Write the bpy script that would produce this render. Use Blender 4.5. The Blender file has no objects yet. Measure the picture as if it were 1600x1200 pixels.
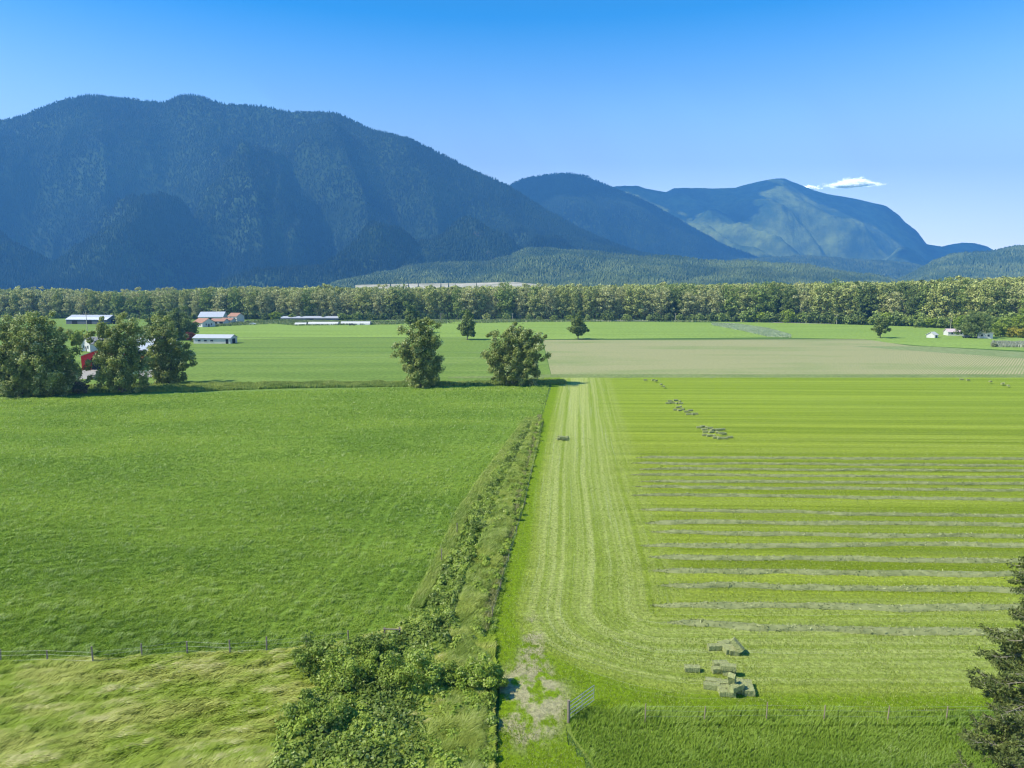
import bpy, math
import numpy as np
R = math.radians
S = bpy.context.scene
# ------------------------------------------------------------------ camera, world, sun, exposure
F_PX, W_PX, CAM_H, HOR = 1100.0, 1600.0, 26.0, 448.0
PITCH = math.atan((600 - HOR) / F_PX)
cam_d = bpy.data.cameras.new('camera'); cam = bpy.data.objects.new('camera', cam_d)
S.collection.objects.link(cam); S.camera = cam
cam.location = (0, 0, CAM_H); cam.rotation_euler = (R(90) - PITCH, 0, 0)
cam_d.sensor_width = 36; cam_d.lens = F_PX / W_PX * 36; cam_d.clip_start = .5; cam_d.clip_end = 60000

SUN_EL, SUN_BACK = 47.0, 12.0          # sun on the left, a little behind the camera
sd = np.array([-math.cos(R(SUN_EL)) * math.cos(R(SUN_BACK)), -math.cos(R(SUN_EL)) * math.sin(R(SUN_BACK)), math.sin(R(SUN_EL))])
wd = bpy.data.worlds.new('World'); S.world = wd; wd.use_nodes = True
nt = wd.node_tree; nt.nodes.clear()
sky = nt.nodes.new('ShaderNodeTexSky'); sky.sky_type = 'NISHITA'; sky.sun_disc = False
sky.sun_elevation = R(SUN_EL); sky.sun_rotation = math.atan2(sd[0], sd[1])
sky.altitude = 20; sky.air_density = 1.0; sky.dust_density = 0.25; sky.ozone_density = 3.0
hsv = nt.nodes.new('ShaderNodeHueSaturation'); tcw = nt.nodes.new('ShaderNodeTexCoord'); spw = nt.nodes.new('ShaderNodeSeparateXYZ'); nt.links.new(tcw.outputs['Generated'], spw.inputs[0])
for sock, lo, hi in (('Saturation', .38, 1.6), ('Value', 1.95, 1.0)):
    mr = nt.nodes.new('ShaderNodeMapRange'); nt.links.new(spw.outputs[2], mr.inputs[0])
    for q_, v_ in enumerate((.02, .36, lo, hi)): mr.inputs[q_ + 1].default_value = v_
    nt.links.new(mr.outputs[0], hsv.inputs[sock])
bg = nt.nodes.new('ShaderNodeBackground'); bg.inputs[1].default_value = 0.11
wo = nt.nodes.new('ShaderNodeOutputWorld')
nt.links.new(sky.outputs[0], hsv.inputs['Color']); nt.links.new(hsv.outputs[0], bg.inputs[0]); nt.links.new(bg.outputs[0], wo.inputs[0])
sl = bpy.data.lights.new('sun', 'SUN'); sl.energy = 4.8; sl.angle = R(.5); sl.color = (1, .94, .79)
so = bpy.data.objects.new('sun', sl); S.collection.objects.link(so)
so.rotation_euler = (0, math.acos(sd[2]), math.atan2(sd[1], sd[0]))
S.view_settings.view_transform = 'Standard'; S.view_settings.look = 'None'; S.view_settings.exposure = 1.0; S.view_settings.gamma = 1
S.cycles.filter_width = 1.2; S.cycles.volume_bounces = 0; S.cycles.max_bounces = 6; S.cycles.diffuse_bounces = 3; S.cycles.transparent_max_bounces = 8

rng = np.random.default_rng(7)
# ------------------------------------------------------------------ helpers
def ray(x, y):
    dx = (x - 800) / F_PX; dy = -(y - 600) / F_PX; c, s = math.cos(PITCH), math.sin(PITCH)
    return dx, c + s * dy, -s + c * dy
def G(x, y, z=0.0):                      # photo pixel -> point of the plain
    d = ray(x, y); t = (z - CAM_H) / d[2]; return (d[0] * t, d[1] * t)
def P(x, y, Y):                          # photo pixel -> point at distance Y
    d = ray(x, y); t = Y / d[1]; return (d[0] * t, Y, CAM_H + d[2] * t)
def topx(X, Y, Z):                       # arrays: world -> photo pixel
    c, s = math.cos(PITCH), math.sin(PITCH); z = Z - CAM_H
    f = Y * c - z * s; u = Y * s + z * c
    return 800 + F_PX * X / f, 600 - F_PX * u / f
def hsh(ix, iy, seed):
    n = (ix.astype(np.int64) * 374761393 + iy.astype(np.int64) * 668265263 + seed * 974711) & 0xffffffff
    n = ((n ^ (n >> 13)) * 1274126177) & 0xffffffff
    return ((n ^ (n >> 16)) & 0xffff) / 65535.0
def vn(x, y, seed=0):                    # value noise 0..1
    x = np.asarray(x, float); y = np.asarray(y, float)
    ix = np.floor(x); iy = np.floor(y); fx = x - ix; fy = y - iy
    fx = fx * fx * (3 - 2 * fx); fy = fy * fy * (3 - 2 * fy)
    a = hsh(ix, iy, seed); b = hsh(ix + 1, iy, seed); c = hsh(ix, iy + 1, seed); d = hsh(ix + 1, iy + 1, seed)
    return (a * (1 - fx) + b * fx) * (1 - fy) + (c * (1 - fx) + d * fx) * fy
def fbm(x, y, seed=0, o=4):
    v = 0; a = .5; t = 0
    for i in range(o):
        v = v + a * vn(x * 2 ** i + 17.3 * i, y * 2 ** i - 9.1 * i, seed + i); t += a; a *= .5
    return v / t
def ridged(x, y, seed=0, o=4):
    v = 0; a = .5; t = 0
    for i in range(o):
        v = v + a * (1 - np.abs(2 * vn(x * 2 ** i + 5.7 * i, y * 2 ** i + 3.3 * i, seed + i) - 1)); t += a; a *= .5
    return v / t
def inpoly(x, y, poly):
    r = np.zeros(len(x), bool); n = len(poly)
    for i in range(n):
        x1, y1 = poly[i]; x2, y2 = poly[(i + 1) % n]
        if y1 == y2: continue
        r ^= ((y1 > y) != (y2 > y)) & (x < (x2 - x1) * (y - y1) / (y2 - y1) + x1)
    return r
def link(name, me, m=None, parent=None):
    o = bpy.data.objects.new(name, me); S.collection.objects.link(o)
    if m is not None:
        for k in (m if isinstance(m, (list, tuple)) else [m]): me.materials.append(k)
    if parent is not None: o.parent = parent
    return o
def mesh_np(name, V, Fc, attrs=None, smooth=False):
    """V (n,3); Fc (m,k) all faces with k corners"""
    me = bpy.data.meshes.new(name); V = np.asarray(V, np.float32); Fc = np.asarray(Fc, np.int32)
    n, k = Fc.shape
    me.vertices.add(len(V)); me.vertices.foreach_set('co', V.ravel())
    me.loops.add(n * k); me.loops.foreach_set('vertex_index', Fc.ravel())
    me.polygons.add(n); me.polygons.foreach_set('loop_start', np.arange(0, n * k, k, dtype=np.int32))
    try: me.polygons.foreach_set('loop_total', np.full(n, k, np.int32))
    except Exception: pass
    me.polygons.foreach_set('use_smooth', np.full(n, smooth))
    if attrs:
        for nm, (dom, arr) in attrs.items():
            at = me.attributes.new(nm, 'FLOAT', dom); at.data.foreach_set('value', np.asarray(arr, np.float32))
    me.update(calc_edges=True); return me
def tag(o, label=None, cat=None, group=None, kind=None):
    if label: o['label'] = label
    if cat: o['category'] = cat
    if group: o['group'] = group
    if kind: o['kind'] = kind
    return o
def empty(name, loc, rz=0.0):
    o = bpy.data.objects.new(name, None); S.collection.objects.link(o); o.location = loc; o.rotation_euler = (0, 0, rz); return o
def copy_tree(o, parent=None):
    c = o.copy(); S.collection.objects.link(c)
    if parent is not None: c.parent = parent
    for ch in [q for q in o.children]: copy_tree(ch, c)
    return c
class MB:                                 # small mesh builder for solid things
    def __init__(s): s.v = []; s.f = []
    def add(s, vs, fs):
        b = len(s.v); s.v += [tuple(map(float, p)) for p in vs]; s.f += [tuple(b + i for i in f) for f in fs]; return s
    def box(s, x0, x1, y0, y1, z0, z1):
        return s.add([(x0, y0, z0), (x1, y0, z0), (x1, y1, z0), (x0, y1, z0), (x0, y0, z1), (x1, y0, z1), (x1, y1, z1), (x0, y1, z1)],
                     [(0, 3, 2, 1), (4, 5, 6, 7), (0, 1, 5, 4), (1, 2, 6, 5), (2, 3, 7, 6), (3, 0, 4, 7)])
    def tube(s, pts, rad, n=6):
        pts = [np.array(p, float) for p in pts]; rings = []
        rad = rad if isinstance(rad, (list, tuple)) else [rad] * len(pts)
        for i, p in enumerate(pts):
            d = pts[min(i + 1, len(pts) - 1)] - pts[max(i - 1, 0)]; d /= max(np.linalg.norm(d), 1e-6)
            a = np.cross(d, (0, 0, 1) if abs(d[2]) < .9 else (1, 0, 0)); a /= np.linalg.norm(a); b = np.cross(d, a)
            rings.append([p + rad[i] * (math.cos(2 * math.pi * k / n) * a + math.sin(2 * math.pi * k / n) * b) for k in range(n)])
        vs = [v for r in rings for v in r]; fs = []
        for i in range(len(pts) - 1):
            for k in range(n): fs.append((i * n + k, i * n + (k + 1) % n, (i + 1) * n + (k + 1) % n, (i + 1) * n + k))
        fs.append(tuple(range(n - 1, -1, -1))); fs.append(tuple((len(pts) - 1) * n + k for k in range(n)))
        return s.add(vs, fs)
    def build(s, name, m, parent=None):
        me = bpy.data.meshes.new(name); me.from_pydata(s.v, [], s.f); me.update(); return link(name, me, m, parent)
# ------------------------------------------------------------------ materials
class NT:
    def __init__(s, name):
        s.m = bpy.data.materials.new(name); s.m.use_nodes = True; s.t = s.m.node_tree; s.t.nodes.clear()
        s.out = s.t.nodes.new('ShaderNodeOutputMaterial'); s._p = None
    def n(s, ty, **kw):
        k = s.t.nodes.new(ty)
        for a, b in kw.items(): setattr(k, a, b)
        return k
    def L(s, a, b):
        if hasattr(a, 'is_linked') or hasattr(a, 'links'): s.t.links.new(a, b)
        elif isinstance(a, (tuple, list)):
            b.default_value = tuple(a) + (1,) if (len(a) == 3 and b.type == 'RGBA') else tuple(a)
        else: b.default_value = a
    def pos(s):
        if s._p is None: s._p = s.n('ShaderNodeNewGeometry').outputs['Position']
        return s._p
    def obj(s): return s.n('ShaderNodeTexCoord').outputs['Object']
    def mapped(s, v, scale=(1, 1, 1), rot=(0, 0, 0)):
        k = s.n('ShaderNodeMapping'); s.L(v, k.inputs[0]); k.inputs['Scale'].default_value = scale; k.inputs['Rotation'].default_value = rot; return k.outputs[0]
    def noise(s, v, sc, det=3, rough=.55, dist=0):
        k = s.n('ShaderNodeTexNoise'); s.L(v, k.inputs['Vector']); k.inputs['Scale'].default_value = sc
        k.inputs['Detail'].default_value = det; k.inputs['Roughness'].default_value = rough; k.inputs['Distortion'].default_value = dist; return k.outputs['Fac']
    def math(s, op, a, b=0.0, c=None, clamp=False):
        k = s.n('ShaderNodeMath', operation=op, use_clamp=clamp); s.L(a, k.inputs[0]); s.L(b, k.inputs[1])
        if c is not None: s.L(c, k.inputs[2])
        return k.outputs[0]
    def rng(s, v, a, b, c=0.0, d=1.0, smooth=True):
        k = s.n('ShaderNodeMapRange', interpolation_type='SMOOTHSTEP' if smooth else 'LINEAR'); s.L(v, k.inputs[0])
        for i, q in enumerate((a, b, c, d)): k.inputs[i + 1].default_value = q
        return k.outputs[0]
    def mix(s, f, a, b, bt='MIX'):
        k = s.n('ShaderNodeMix', data_type='RGBA', blend_type=bt); s.L(f, k.inputs[0]); s.L(a, k.inputs[6]); s.L(b, k.inputs[7]); return k.outputs[2]
    def attr(s, nm): return s.n('ShaderNodeAttribute', attribute_name=nm).outputs['Fac']
    def sep(s, v): k = s.n('ShaderNodeSeparateXYZ'); s.L(v, k.inputs[0]); return k.outputs
    def comb(s, x, y, z): k = s.n('ShaderNodeCombineXYZ'); s.L(x, k.inputs[0]); s.L(y, k.inputs[1]); s.L(z, k.inputs[2]); return k.outputs[0]
    def bump(s, h, st=.5, dist=.1):
        k = s.n('ShaderNodeBump'); s.L(h, k.inputs['Height']); k.inputs['Strength'].default_value = st; k.inputs['Distance'].default_value = dist; return k.outputs[0]
    def surf(s, col, rough=.85, nrm=None, spec=.2, metal=0.0, transl=0.0):
        k = s.n('ShaderNodeBsdfPrincipled'); s.L(col, k.inputs['Base Color']); k.inputs['Roughness'].default_value = rough
        k.inputs['Specular IOR Level'].default_value = spec; k.inputs['Metallic'].default_value = metal
        if nrm is not None: s.L(nrm, k.inputs['Normal'])
        o = k.outputs[0]
        if transl:
            t = s.n('ShaderNodeBsdfTranslucent'); s.L(col, t.inputs[0]); x = s.n('ShaderNodeMixShader'); x.inputs[0].default_value = transl
            s.L(o, x.inputs[1]); s.L(t.outputs[0], x.inputs[2]); o = x.outputs[0]
        s.t.links.new(o, s.out.inputs[0]); return s.m
def foliage(name, dark, mid, pale, transl=.25, sc=.5, spec=.25, pale_at=.72):
    """leaf colour varies leaf by leaf (tint) and from bough to bough"""
    n = NT(name); t = n.attr('tint'); g = n.noise(n.pos(), sc, 2)
    c = n.mix(n.rng(g, .35, .65), dark, mid)
    c = n.mix(n.rng(t, pale_at, 1.0), c, pale)
    c = n.mix(n.rng(t, 0, .5, .45, 0), c, (dark[0] * .6, dark[1] * .6, dark[2] * .6))
    return n.surf(c, .6, None, spec, 0, transl)
def simple(name, col, rough=.8, var=.12, sc=3.0, spec=.2, metal=0.0, bump=0.0, stretch=(1, 1, 1)):
    n = NT(name); v = n.mapped(n.obj(), stretch); g = n.noise(v, sc, 4)
    c = n.mix(g, tuple(max(0, k * (1 - 2 * var)) for k in col), tuple(min(1, k * (1 + 2 * var)) for k in col))
    return n.surf(c, rough, n.bump(g, bump, .05) if bump else None, spec, metal)
def grass_ground(name, a, b, c=None, sc=.08, fine=2.0, streak=(1, 1, 1), bumpd=.25, bst=.8, cth=(.6, .75)):
    n = NT(name); v = n.mapped(n.pos(), streak)
    g = n.noise(v, sc, 4); f = n.noise(n.pos(), fine, 5, .7); big = n.noise(v, sc * .25, 3)
    col = n.mix(n.rng(g, .35, .65), a, b)
    col = n.mix(n.rng(big, .4, .65), col, n.mix(.5, a, b))
    if c: col = n.mix(n.rng(n.noise(v, sc * 2.3, 5), *cth), col, c)
    k = n.rng(f, .25, .75, .72, 1.28)
    col = n.mix(1.0, col, n.comb(k, k, k), 'MULTIPLY')
    return n.surf(col, .9, n.bump(f, bst, bumpd), .1)
m_plain = grass_ground('plain_grass', (.06, .12, .02), (.09, .15, .03), None, .01)
m_left = grass_ground('tall_grass_soil', (.12, .20, .022), (.16, .24, .03), (.19, .25, .04), .06, 1.6)
m_mead = grass_ground('meadow_grass', (.115, .185, .03), (.16, .235, .045), (.20, .245, .07), .012, .8, (1, 7, 1), .3, .5)
m_meadb = grass_ground('bright_meadow_grass', (.17, .255, .045), (.21, .30, .06), None, .012, .6, (1, 5, 1), .3, .4)
m_past = grass_ground('rough_pasture_soil', (.20, .26, .03), (.27, .30, .06), (.15, .20, .02), .25, 2.0)
m_verge = grass_ground('verge_soil', (.12, .18, .025), (.17, .22, .04), None, .3, 2.0)
m_yard = simple('concrete_yard', (.30, .28, .24), .9, .1, .3)
m_road = simple('pale_road', (.36, .36, .34), .9, .08, .05)
m_leaf_pop = foliage('poplar_leaves', (.20, .25, .06), (.31, .36, .09), (.62, .66, .38), .4, .35, .35, .66)
m_leaf_dark = foliage('dark_leaves', (.13, .18, .045), (.19, .25, .06), (.34, .40, .14), .35, .3)
m_leaf_grey = foliage('grey_green_leaves', (.28, .32, .08), (.40, .43, .13), (.58, .58, .26), .2, .12)
m_leaf_beige = foliage('seeding_cottonwood_leaves', (.34, .36, .12), (.46, .46, .19), (.58, .57, .32), .2, .12)
m_leaf_mid = foliage('mid_green_leaves', (.18, .25, .05), (.26, .33, .075), (.40, .46, .15), .2, .15)
m_leaf_lime = foliage('lime_leaves', (.20, .28, .03), (.30, .38, .045), (.42, .46, .08), .35, .3)
m_leaf_yel = foliage('yellow_leaves', (.30, .30, .03), (.42, .38, .04), (.5, .45, .08), .3, .3)
m_leaf_red = foliage('copper_leaves', (.16, .045, .03), (.24, .07, .05), (.3, .12, .08), .3, .4)
m_bark = simple('bark', (.16, .13, .10), .95, .2, 4, bump=.4)
m_twig = simple('grey_twig', (.40, .37, .32), .9, .2, 4)
m_conif = foliage('conifer_needles', (.075, .10, .025), (.12, .15, .035), (.22, .25, .07), .1, .8, .2, .8)
# ------------------------------------------------------------------ leaf clouds and trees
def leaves(C, Nrm, size, aspect=.6):
    """one rhombic leaf spray per centre, normal Nrm; returns V, F"""
    n = len(C); r = rng.normal(size=(n, 3)); Nrm = Nrm / np.linalg.norm(Nrm, axis=1, keepdims=True)
    a = np.cross(Nrm, r); a /= np.linalg.norm(a, axis=1, keepdims=True) + 1e-9; b = np.cross(Nrm, a)
    s = np.asarray(size).reshape(-1, 1); s = np.broadcast_to(s, (n, 1))
    V = np.stack([C + a * s, C + b * s * aspect, C - a * s, C - b * s * aspect], 1).reshape(-1, 3)
    return V, np.arange(4 * n).reshape(n, 4)
def clumps_in(ells, n, bias=.55):
    """clump centres inside a set of ellipsoids (cx,cy,cz,rx,ry,rz), denser towards their skins"""
    w = np.array([e[3] * e[4] * e[5] for e in ells]) ** .8; k = rng.choice(len(ells), n, p=w / w.sum())
    E = np.array(ells)[k]; d = rng.normal(size=(n, 3)); d /= np.linalg.norm(d, axis=1, keepdims=True)
    r = (bias + (1 - bias) * rng.random((n, 1)) ** .5)
    return E[:, :3] + d * r * E[:, 3:6], d
def crown_mesh(ells, n_cl, r_cl, n_leaf, leaf, sweep=(0, 0, 0), name='crown', flat=.75):
    C, D = clumps_in(ells, n_cl)
    C += rng.normal(size=C.shape) * r_cl * (1.25 if sweep[0] else .75)
    k = rng.integers(0, n_cl, n_leaf); rc = (r_cl * (.55 + .8 * rng.random(n_cl)))[k][:, None]
    d = rng.normal(size=(n_leaf, 3)); d /= np.linalg.norm(d, axis=1, keepdims=True)
    rr = rng.random((n_leaf, 1)) ** .45
    off = d * rr * rc * np.array([1, 1, flat])
    sw = np.array(sweep, float); t = (rng.random((n_leaf, 1)) - .35) * rc
    X = C[k] + off + sw * t * 1.6
    nf = int(n_leaf * (.10 if sweep[0] else .22)); Xf, Df = clumps_in(ells, nf, .2); X[:nf] = Xf + rng.normal(size=(nf, 3)) * r_cl * .3
    nrm = d * .7 + np.array([0, 0, .45]) + rng.normal(size=(n_leaf, 3)) * .55
    V, Fq = leaves(X, nrm, leaf * (.6 + .8 * rng.random(n_leaf)))
    tint = np.clip(.62 * rng.random(n_leaf) + .38 * rng.random(n_cl)[k], 0, 1)
    return mesh_np(name, V, Fq, {'tint': ('FACE', tint)}), C
def trunk_mb(h, r, C, n_limb=8, bend=(0, 0)):
    mb = MB(); pts = []; rd = []
    for i in range(6):
        t = i / 5; pts.append((bend[0] * t * t + .02 * h * math.sin(3 * t), bend[1] * t * t, h * t)); rd.append(r * (1.25 - .25 * min(1, t * 6)) * (1 - .85 * t))
    mb.tube(pts, rd, 7)
    idx = rng.choice(len(C), min(n_limb, len(C)), replace=False)
    for i in idx:
        c = C[i]; z0 = min(max(.15 * h, c[2] - abs(c[0]) - abs(c[1]) - .1 * h), h * .9); t = z0 / h
        p0 = np.array([bend[0] * t * t + .02 * h * math.sin(3 * t), bend[1] * t * t, z0])
        mid = (p0 + c) / 2 + np.array([0, 0, .03 * h])
        mb.tube([p0, mid, c], [r * .4 * (1 - .7 * t), r * .22, r * .07], 5)
    return mb
def tree(name, label, cat, pos, h, ells, n_cl, r_cl, n_leaf, leaf, mat, group=None, sweep=(0, 0, 0), trunk_r=None, limbs=10, trunk_h=.85, rz=0, bend=(0, 0), stems=()):
    root = empty(name, (pos[0], pos[1], 0), rz); tag(root, label, cat, group)
    E = [tuple(v * h for v in e) for e in ells]
    me, C = crown_mesh(E, n_cl, r_cl * h, n_leaf, leaf, sweep)
    link('crown', me, mat, root)
    mb = trunk_mb(h * trunk_h, trunk_r or h * .018, C, limbs, bend)
    for sx, sy, sh in stems:
        mb.tube([(sx * h * .25, sy * h * .2, 0), (sx * h * .6, sy * h * .6, sh * h * .45), (sx * h, sy * h, sh * h)], [h * .014, h * .01, h * .003], 6)
    mb.build('trunk', m_bark, root); return root
# ------------------------------------------------------------------ ground
def poly_world(pts): return [G(*p) for p in pts]
def sheet(name, poly, z, m):
    me = bpy.data.meshes.new(name); me.from_pydata([(x, y, z) for x, y in poly], [], [tuple(range(len(poly)))]); me.update()
    if me.polygons[0].normal.z < 0: me.flip_normals()
    return tag(link(name, me, m), kind='structure')
big = MB(); big.add([(-14000, -600, 0), (14000, -600, 0), (14000, 16000, 0), (-14000, 16000, 0)], [(0, 1, 2, 3)])
tag(big.build('ground', m_plain), kind='structure')

LP_PX = [(-900, 1085), (-300, 1056), (0, 1041), (222, 1031), (420, 1022), (560, 1003), (640, 985), (690, 1000), (770, 1000), (858, 603), (600, 607), (300, 615), (0, 624), (-700, 640)]
LEFT = poly_world(LP_PX)
PAST = poly_world([(-900, 1090), (-300, 1057), (0, 1042), (222, 1032), (420, 1023), (560, 1004), (640, 986), (700, 1000), (770, 1000), (776, 1060), (768, 1133), (766, 1290), (-900, 1290)])
def fz(X, Y, z, amp, fr, seed): return z + amp * (fbm(X * fr, Y * fr, seed, 3) - .3) + amp * .8 * (fbm(X * .12, Y * .12, seed + 5, 3) - .3)
def grid_field(name, poly, step, z, amp, m, fr=.9, seed=3):
    xs = np.array([p[0] for p in poly]); ys = np.array([p[1] for p in poly])
    gx = np.arange(xs.min(), xs.max() + step, step); gy = np.arange(ys.min(), ys.max() + step, step)
    X, Y = np.meshgrid(gx, gy); inside = inpoly(X.ravel(), Y.ravel(), poly).reshape(X.shape)
    Z = fz(X, Y, z, amp, fr, seed)
    cell = inside[:-1, :-1] & inside[1:, :-1] & inside[:-1, 1:] & inside[1:, 1:]
    i, j = np.nonzero(cell); w = X.shape[1]
    Fq = np.stack([i * w + j, i * w + j + 1, (i + 1) * w + j + 1, (i + 1) * w + j], 1)
    used, inv = np.unique(Fq, return_inverse=True); V = np.stack([X.ravel(), Y.ravel(), Z.ravel()], 1)[used]
    return tag(link(name, mesh_np(name, V, inv.reshape(-1, 4), smooth=True), m), kind='structure')
sheet('field_soil', LEFT, .010, m_left)
sheet('pasture_soil', PAST, .014, m_past)
grid_field('grass_field', LEFT, .9, .06, .16, m_left)
grid_field('pasture', PAST, .5, .06, .28, m_past, 1.3, 11)
MEAD = poly_world([(-1500, 560), (-1500, 660), (-700, 641), (0, 625), (300, 616), (600, 608), (858, 604), (862, 590), (846, 531), (846, 499), (-700, 497)])
sheet('meadow', MEAD, .006, m_mead)
sheet('bright_meadow', poly_world([(300, 512), (420, 504), (560, 507), (640, 503), (850, 502), (1000, 503), (1110, 504), (1240, 527), (846, 530), (600, 527), (300, 531)]), .020, m_meadb)
sheet('far_meadow', poly_world([(1112, 503), (1250, 505), (1450, 511), (1700, 524), (1900, 540), (1900, 566), (1600, 548), (1450, 541), (1380, 535), (1350, 530), (1238, 528)]), .016, m_meadb)
n = NT('strip_crop_grass')
def stripes(name, base, n_lines):   # thin drainage lines and mower lines across the meadow, each one a narrow real strip
    pass
for yy, x0, x1, w, col in ((543.5, 290, 620, .7, (.06, .10, .025)), (551, 290, 860, .35, (.17, .24, .08)), (559, 290, 860, .5, (.19, .26, .09)), (527.5, 370, 730, .9, (.06, .09, .03)), (536, 320, 640, .5, (.07, .11, .03)), (569, 292, 860, .5, (.16, .22, .06)), (531, 846, 1370, .9, (.05, .08, .02)), (502.5, 860, 1110, 1.5, (.07, .10, .04))):
    a = G(x0, yy); b = G(x1, yy); 
    sheet('field_drain', [(a[0], a[1] - w), (b[0], b[1] - w), (b[0], b[1] + w), (a[0], a[1] + w)], .030, simple('drain_grass', col, .9, .3, .3))
# ploughed field with seedling rows
n = NT('ploughed_seed_rows')
v = n.pos(); rows = n.n('ShaderNodeTexWave', wave_type='BANDS', bands_direction='X'); n.L(n.mapped(v, (1, 1, 1), (0, 0, R(38))), rows.inputs[0]); rows.inputs['Scale'].default_value = .42; rows.inputs['Distortion'].default_value = 1.2; rows.inputs['Detail'].default_value = 3
col = n.mix(n.rng(rows.outputs['Fac'], .1, .9), (.20, .24, .085), (.34, .30, .17))
g = n.noise(n.mapped(v, (1, 3.2, 1)), .012, 5); col = n.mix(n.rng(g, .45, .75), col, (.17, .23, .075))
f = n.noise(v, 1.1, 4, .7); k = n.rng(f, .2, .8, .8, 1.2); col = n.mix(1.0, col, n.comb(k, k, k), 'MULTIPLY')
m_plough = n.surf(col, .95, None, .05)
PL = poly_world([(848, 531), (1100, 530.5), (1350, 530), (1385, 535), (1420, 540), (1500, 545), (1600, 556), (1900, 575), (1900, 589), (862, 588)])
sheet('ploughed_field', PL, .024, m_plough)
sheet('grass_margin', poly_world([(862, 585), (1950, 585), (1950, 591), (700, 591), (700, 589)]), .034, grass_ground('pale_margin_grass', (.13, .18, .05), (.19, .23, .08), None, .05, .8))
sheet('wet_hollow', poly_world([(1330, 541), (1450, 541.5), (1700, 556), (1900, 566), (1900, 572), (1600, 560), (1480, 552), (1400, 546)]), .038, grass_ground('hollow_grass', (.15, .21, .07), (.22, .25, .11), None, .03, .5))
# hay field: mower lines follow its edges, the pale headland lane follows its left and near side
EX = lambda Y: np.interp(Y, [34, 39, 44, 49.2, 54.5, 63.9, 96.2, 140.7, 182, 230], [-1.3, -1.15, -1.07, -2.04, -1.83, -.61, 1.8, 5.85, 10.0, 14.5])
HP = [(770, 1030), (776, 1062), (850, 1110), (1000, 1114), (1500, 1125), (1760, 1128), (2100, 1128), (2500, 700), (2000, 590), (862, 590), (858, 602)]
HAY = poly_world(HP)
HAY = [(-1.4, 33.4), (-1.0, 39), (-.9, 42.5), (EX(44), 44), (EX(49.2), 49.2)] + [(EX(y), y) for y in (60, 80, 100, 130, 160, G(860, 604)[1])] + [G(848, 590), G(2200, 590), (140, 60), (70, 39.5), (30, 40.0), (8, 40.3), (3.3, 40.5), (3.2, 38.4), (5.2, 33.4)]
gx = np.concatenate([np.arange(-6, 40, .4), np.arange(40, 260, 2.5)]); gy = np.concatenate([np.arange(33, 110, .5), np.arange(110, 224, 1.2)])
X, Y = np.meshgrid(gx, gy); ok = inpoly(X.ravel(), Y.ravel(), HAY).reshape(X.shape)
dl = (X - EX(Y)) * .996; db = (Y - 40.0); Rr = 14.0
q1 = np.maximum(Rr - dl, 0); q2 = np.maximum(Rr - db, 0)
dd = np.where((dl < Rr) & (db < Rr), Rr - np.hypot(q1, q2), np.minimum(dl, db))
along = np.where(dl < db, Y, -X)
gate = np.exp(-((X - 1.0) ** 2 / 8 + (Y - 42) ** 2 / 14)) + .55 * np.exp(-((X - .9) ** 2 / 3)) * (Y < 42) * np.exp(-np.maximum(38.5 - Y, 0) ** 2 / 5) + .9 * np.exp(-((X - 1.6 - .04 * (Y - 50)) ** 2 / .9 + (Y - 48) ** 2 / 40))
cell = ok[:-1, :-1] & ok[1:, :-1] & ok[:-1, 1:] & ok[1:, 1:]; i, j = np.nonzero(cell); w = X.shape[1]
Fq = np.stack([i * w + j, i * w + j + 1, (i + 1) * w + j + 1, (i + 1) * w + j], 1); used, inv = np.unique(Fq, return_inverse=True)
Z = .05 + .10 * (fbm(X * .5, Y * .5, 21, 3) - .4)
V = np.stack([X.ravel(), Y.ravel(), Z.ravel()], 1)[used]
n = NT('mown_hay_stubble')
v = n.pos(); xyz = n.sep(v); d = n.attr('edge'); gt = n.attr('gate')
wob = n.noise(n.mapped(v, (.5, .08, 1)), .6, 3); d2 = n.math('ADD', d, n.math('MULTIPLY', n.math('SUBTRACT', wob, .5), .7))
tilt = n.math('ADD', xyz[1], n.math('MULTIPLY', xyz[0], .03))
band = n.noise(n.comb(n.math('MULTIPLY', xyz[0], .012), tilt, 0.0), .40, 4, .65)
band2 = n.noise(n.comb(n.math('MULTIPLY', xyz[0], .02), tilt, 3.0), 1.6, 3, .6)
col = n.mix(n.rng(band, .36, .64), (.145, .20, .006), (.27, .33, .032))
col = n.mix(n.rng(band2, .45, .75, 0, .55), col, (.21, .25, .06))
far = n.rng(xyz[1], 95, 165); col = n.mix(n.math('MULTIPLY', far, .35), col, (.20, .30, .022))
line = n.noise(n.comb(n.math('MULTIPLY', d2, 1.0), n.math('MULTIPLY', n.attr('along'), .006), 0.0), 1.5, 3, .5)
lane = n.math('MULTIPLY', n.rng(d, 2.2, 4.2), n.rng(d, 9.5, 14.5, 1, 0))
inner = n.math('MULTIPLY', n.rng(d, 1.6, 3.2), n.rng(d, 14, 18, 1, 0))
lanecol = n.mix(n.rng(line, .28, .68), (.18, .25, .025), (.33, .37, .105))
col = n.mix(n.rng(d, 1.5, 3.0, 1, 0), col, (.15, .235, .006))
col = n.mix(n.math('MULTIPLY', inner, .45), col, lanecol)
col = n.mix(n.math('MULTIPLY', lane, n.rng(line, .25, .6, .45, 1)), col, lanecol)
thin = n.noise(n.comb(d2, n.math('MULTIPLY', n.attr('along'), .006), 5.0), 5.0, 2, .5)
col = n.mix(n.math('MULTIPLY', n.math('MULTIPLY', n.rng(d, .5, 3), n.rng(d, 13, 17, 1, 0)), n.rng(thin, .60, .68, 0, .6)), col, (.31, .35, .15))
pat = n.noise(n.mapped(v, (1, .6, 1)), .8, 5, .65)
col = n.mix(n.math('MULTIPLY', n.rng(gt, .15, .75), n.rng(pat, .42, .56)), col, (.33, .31, .16))
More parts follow.
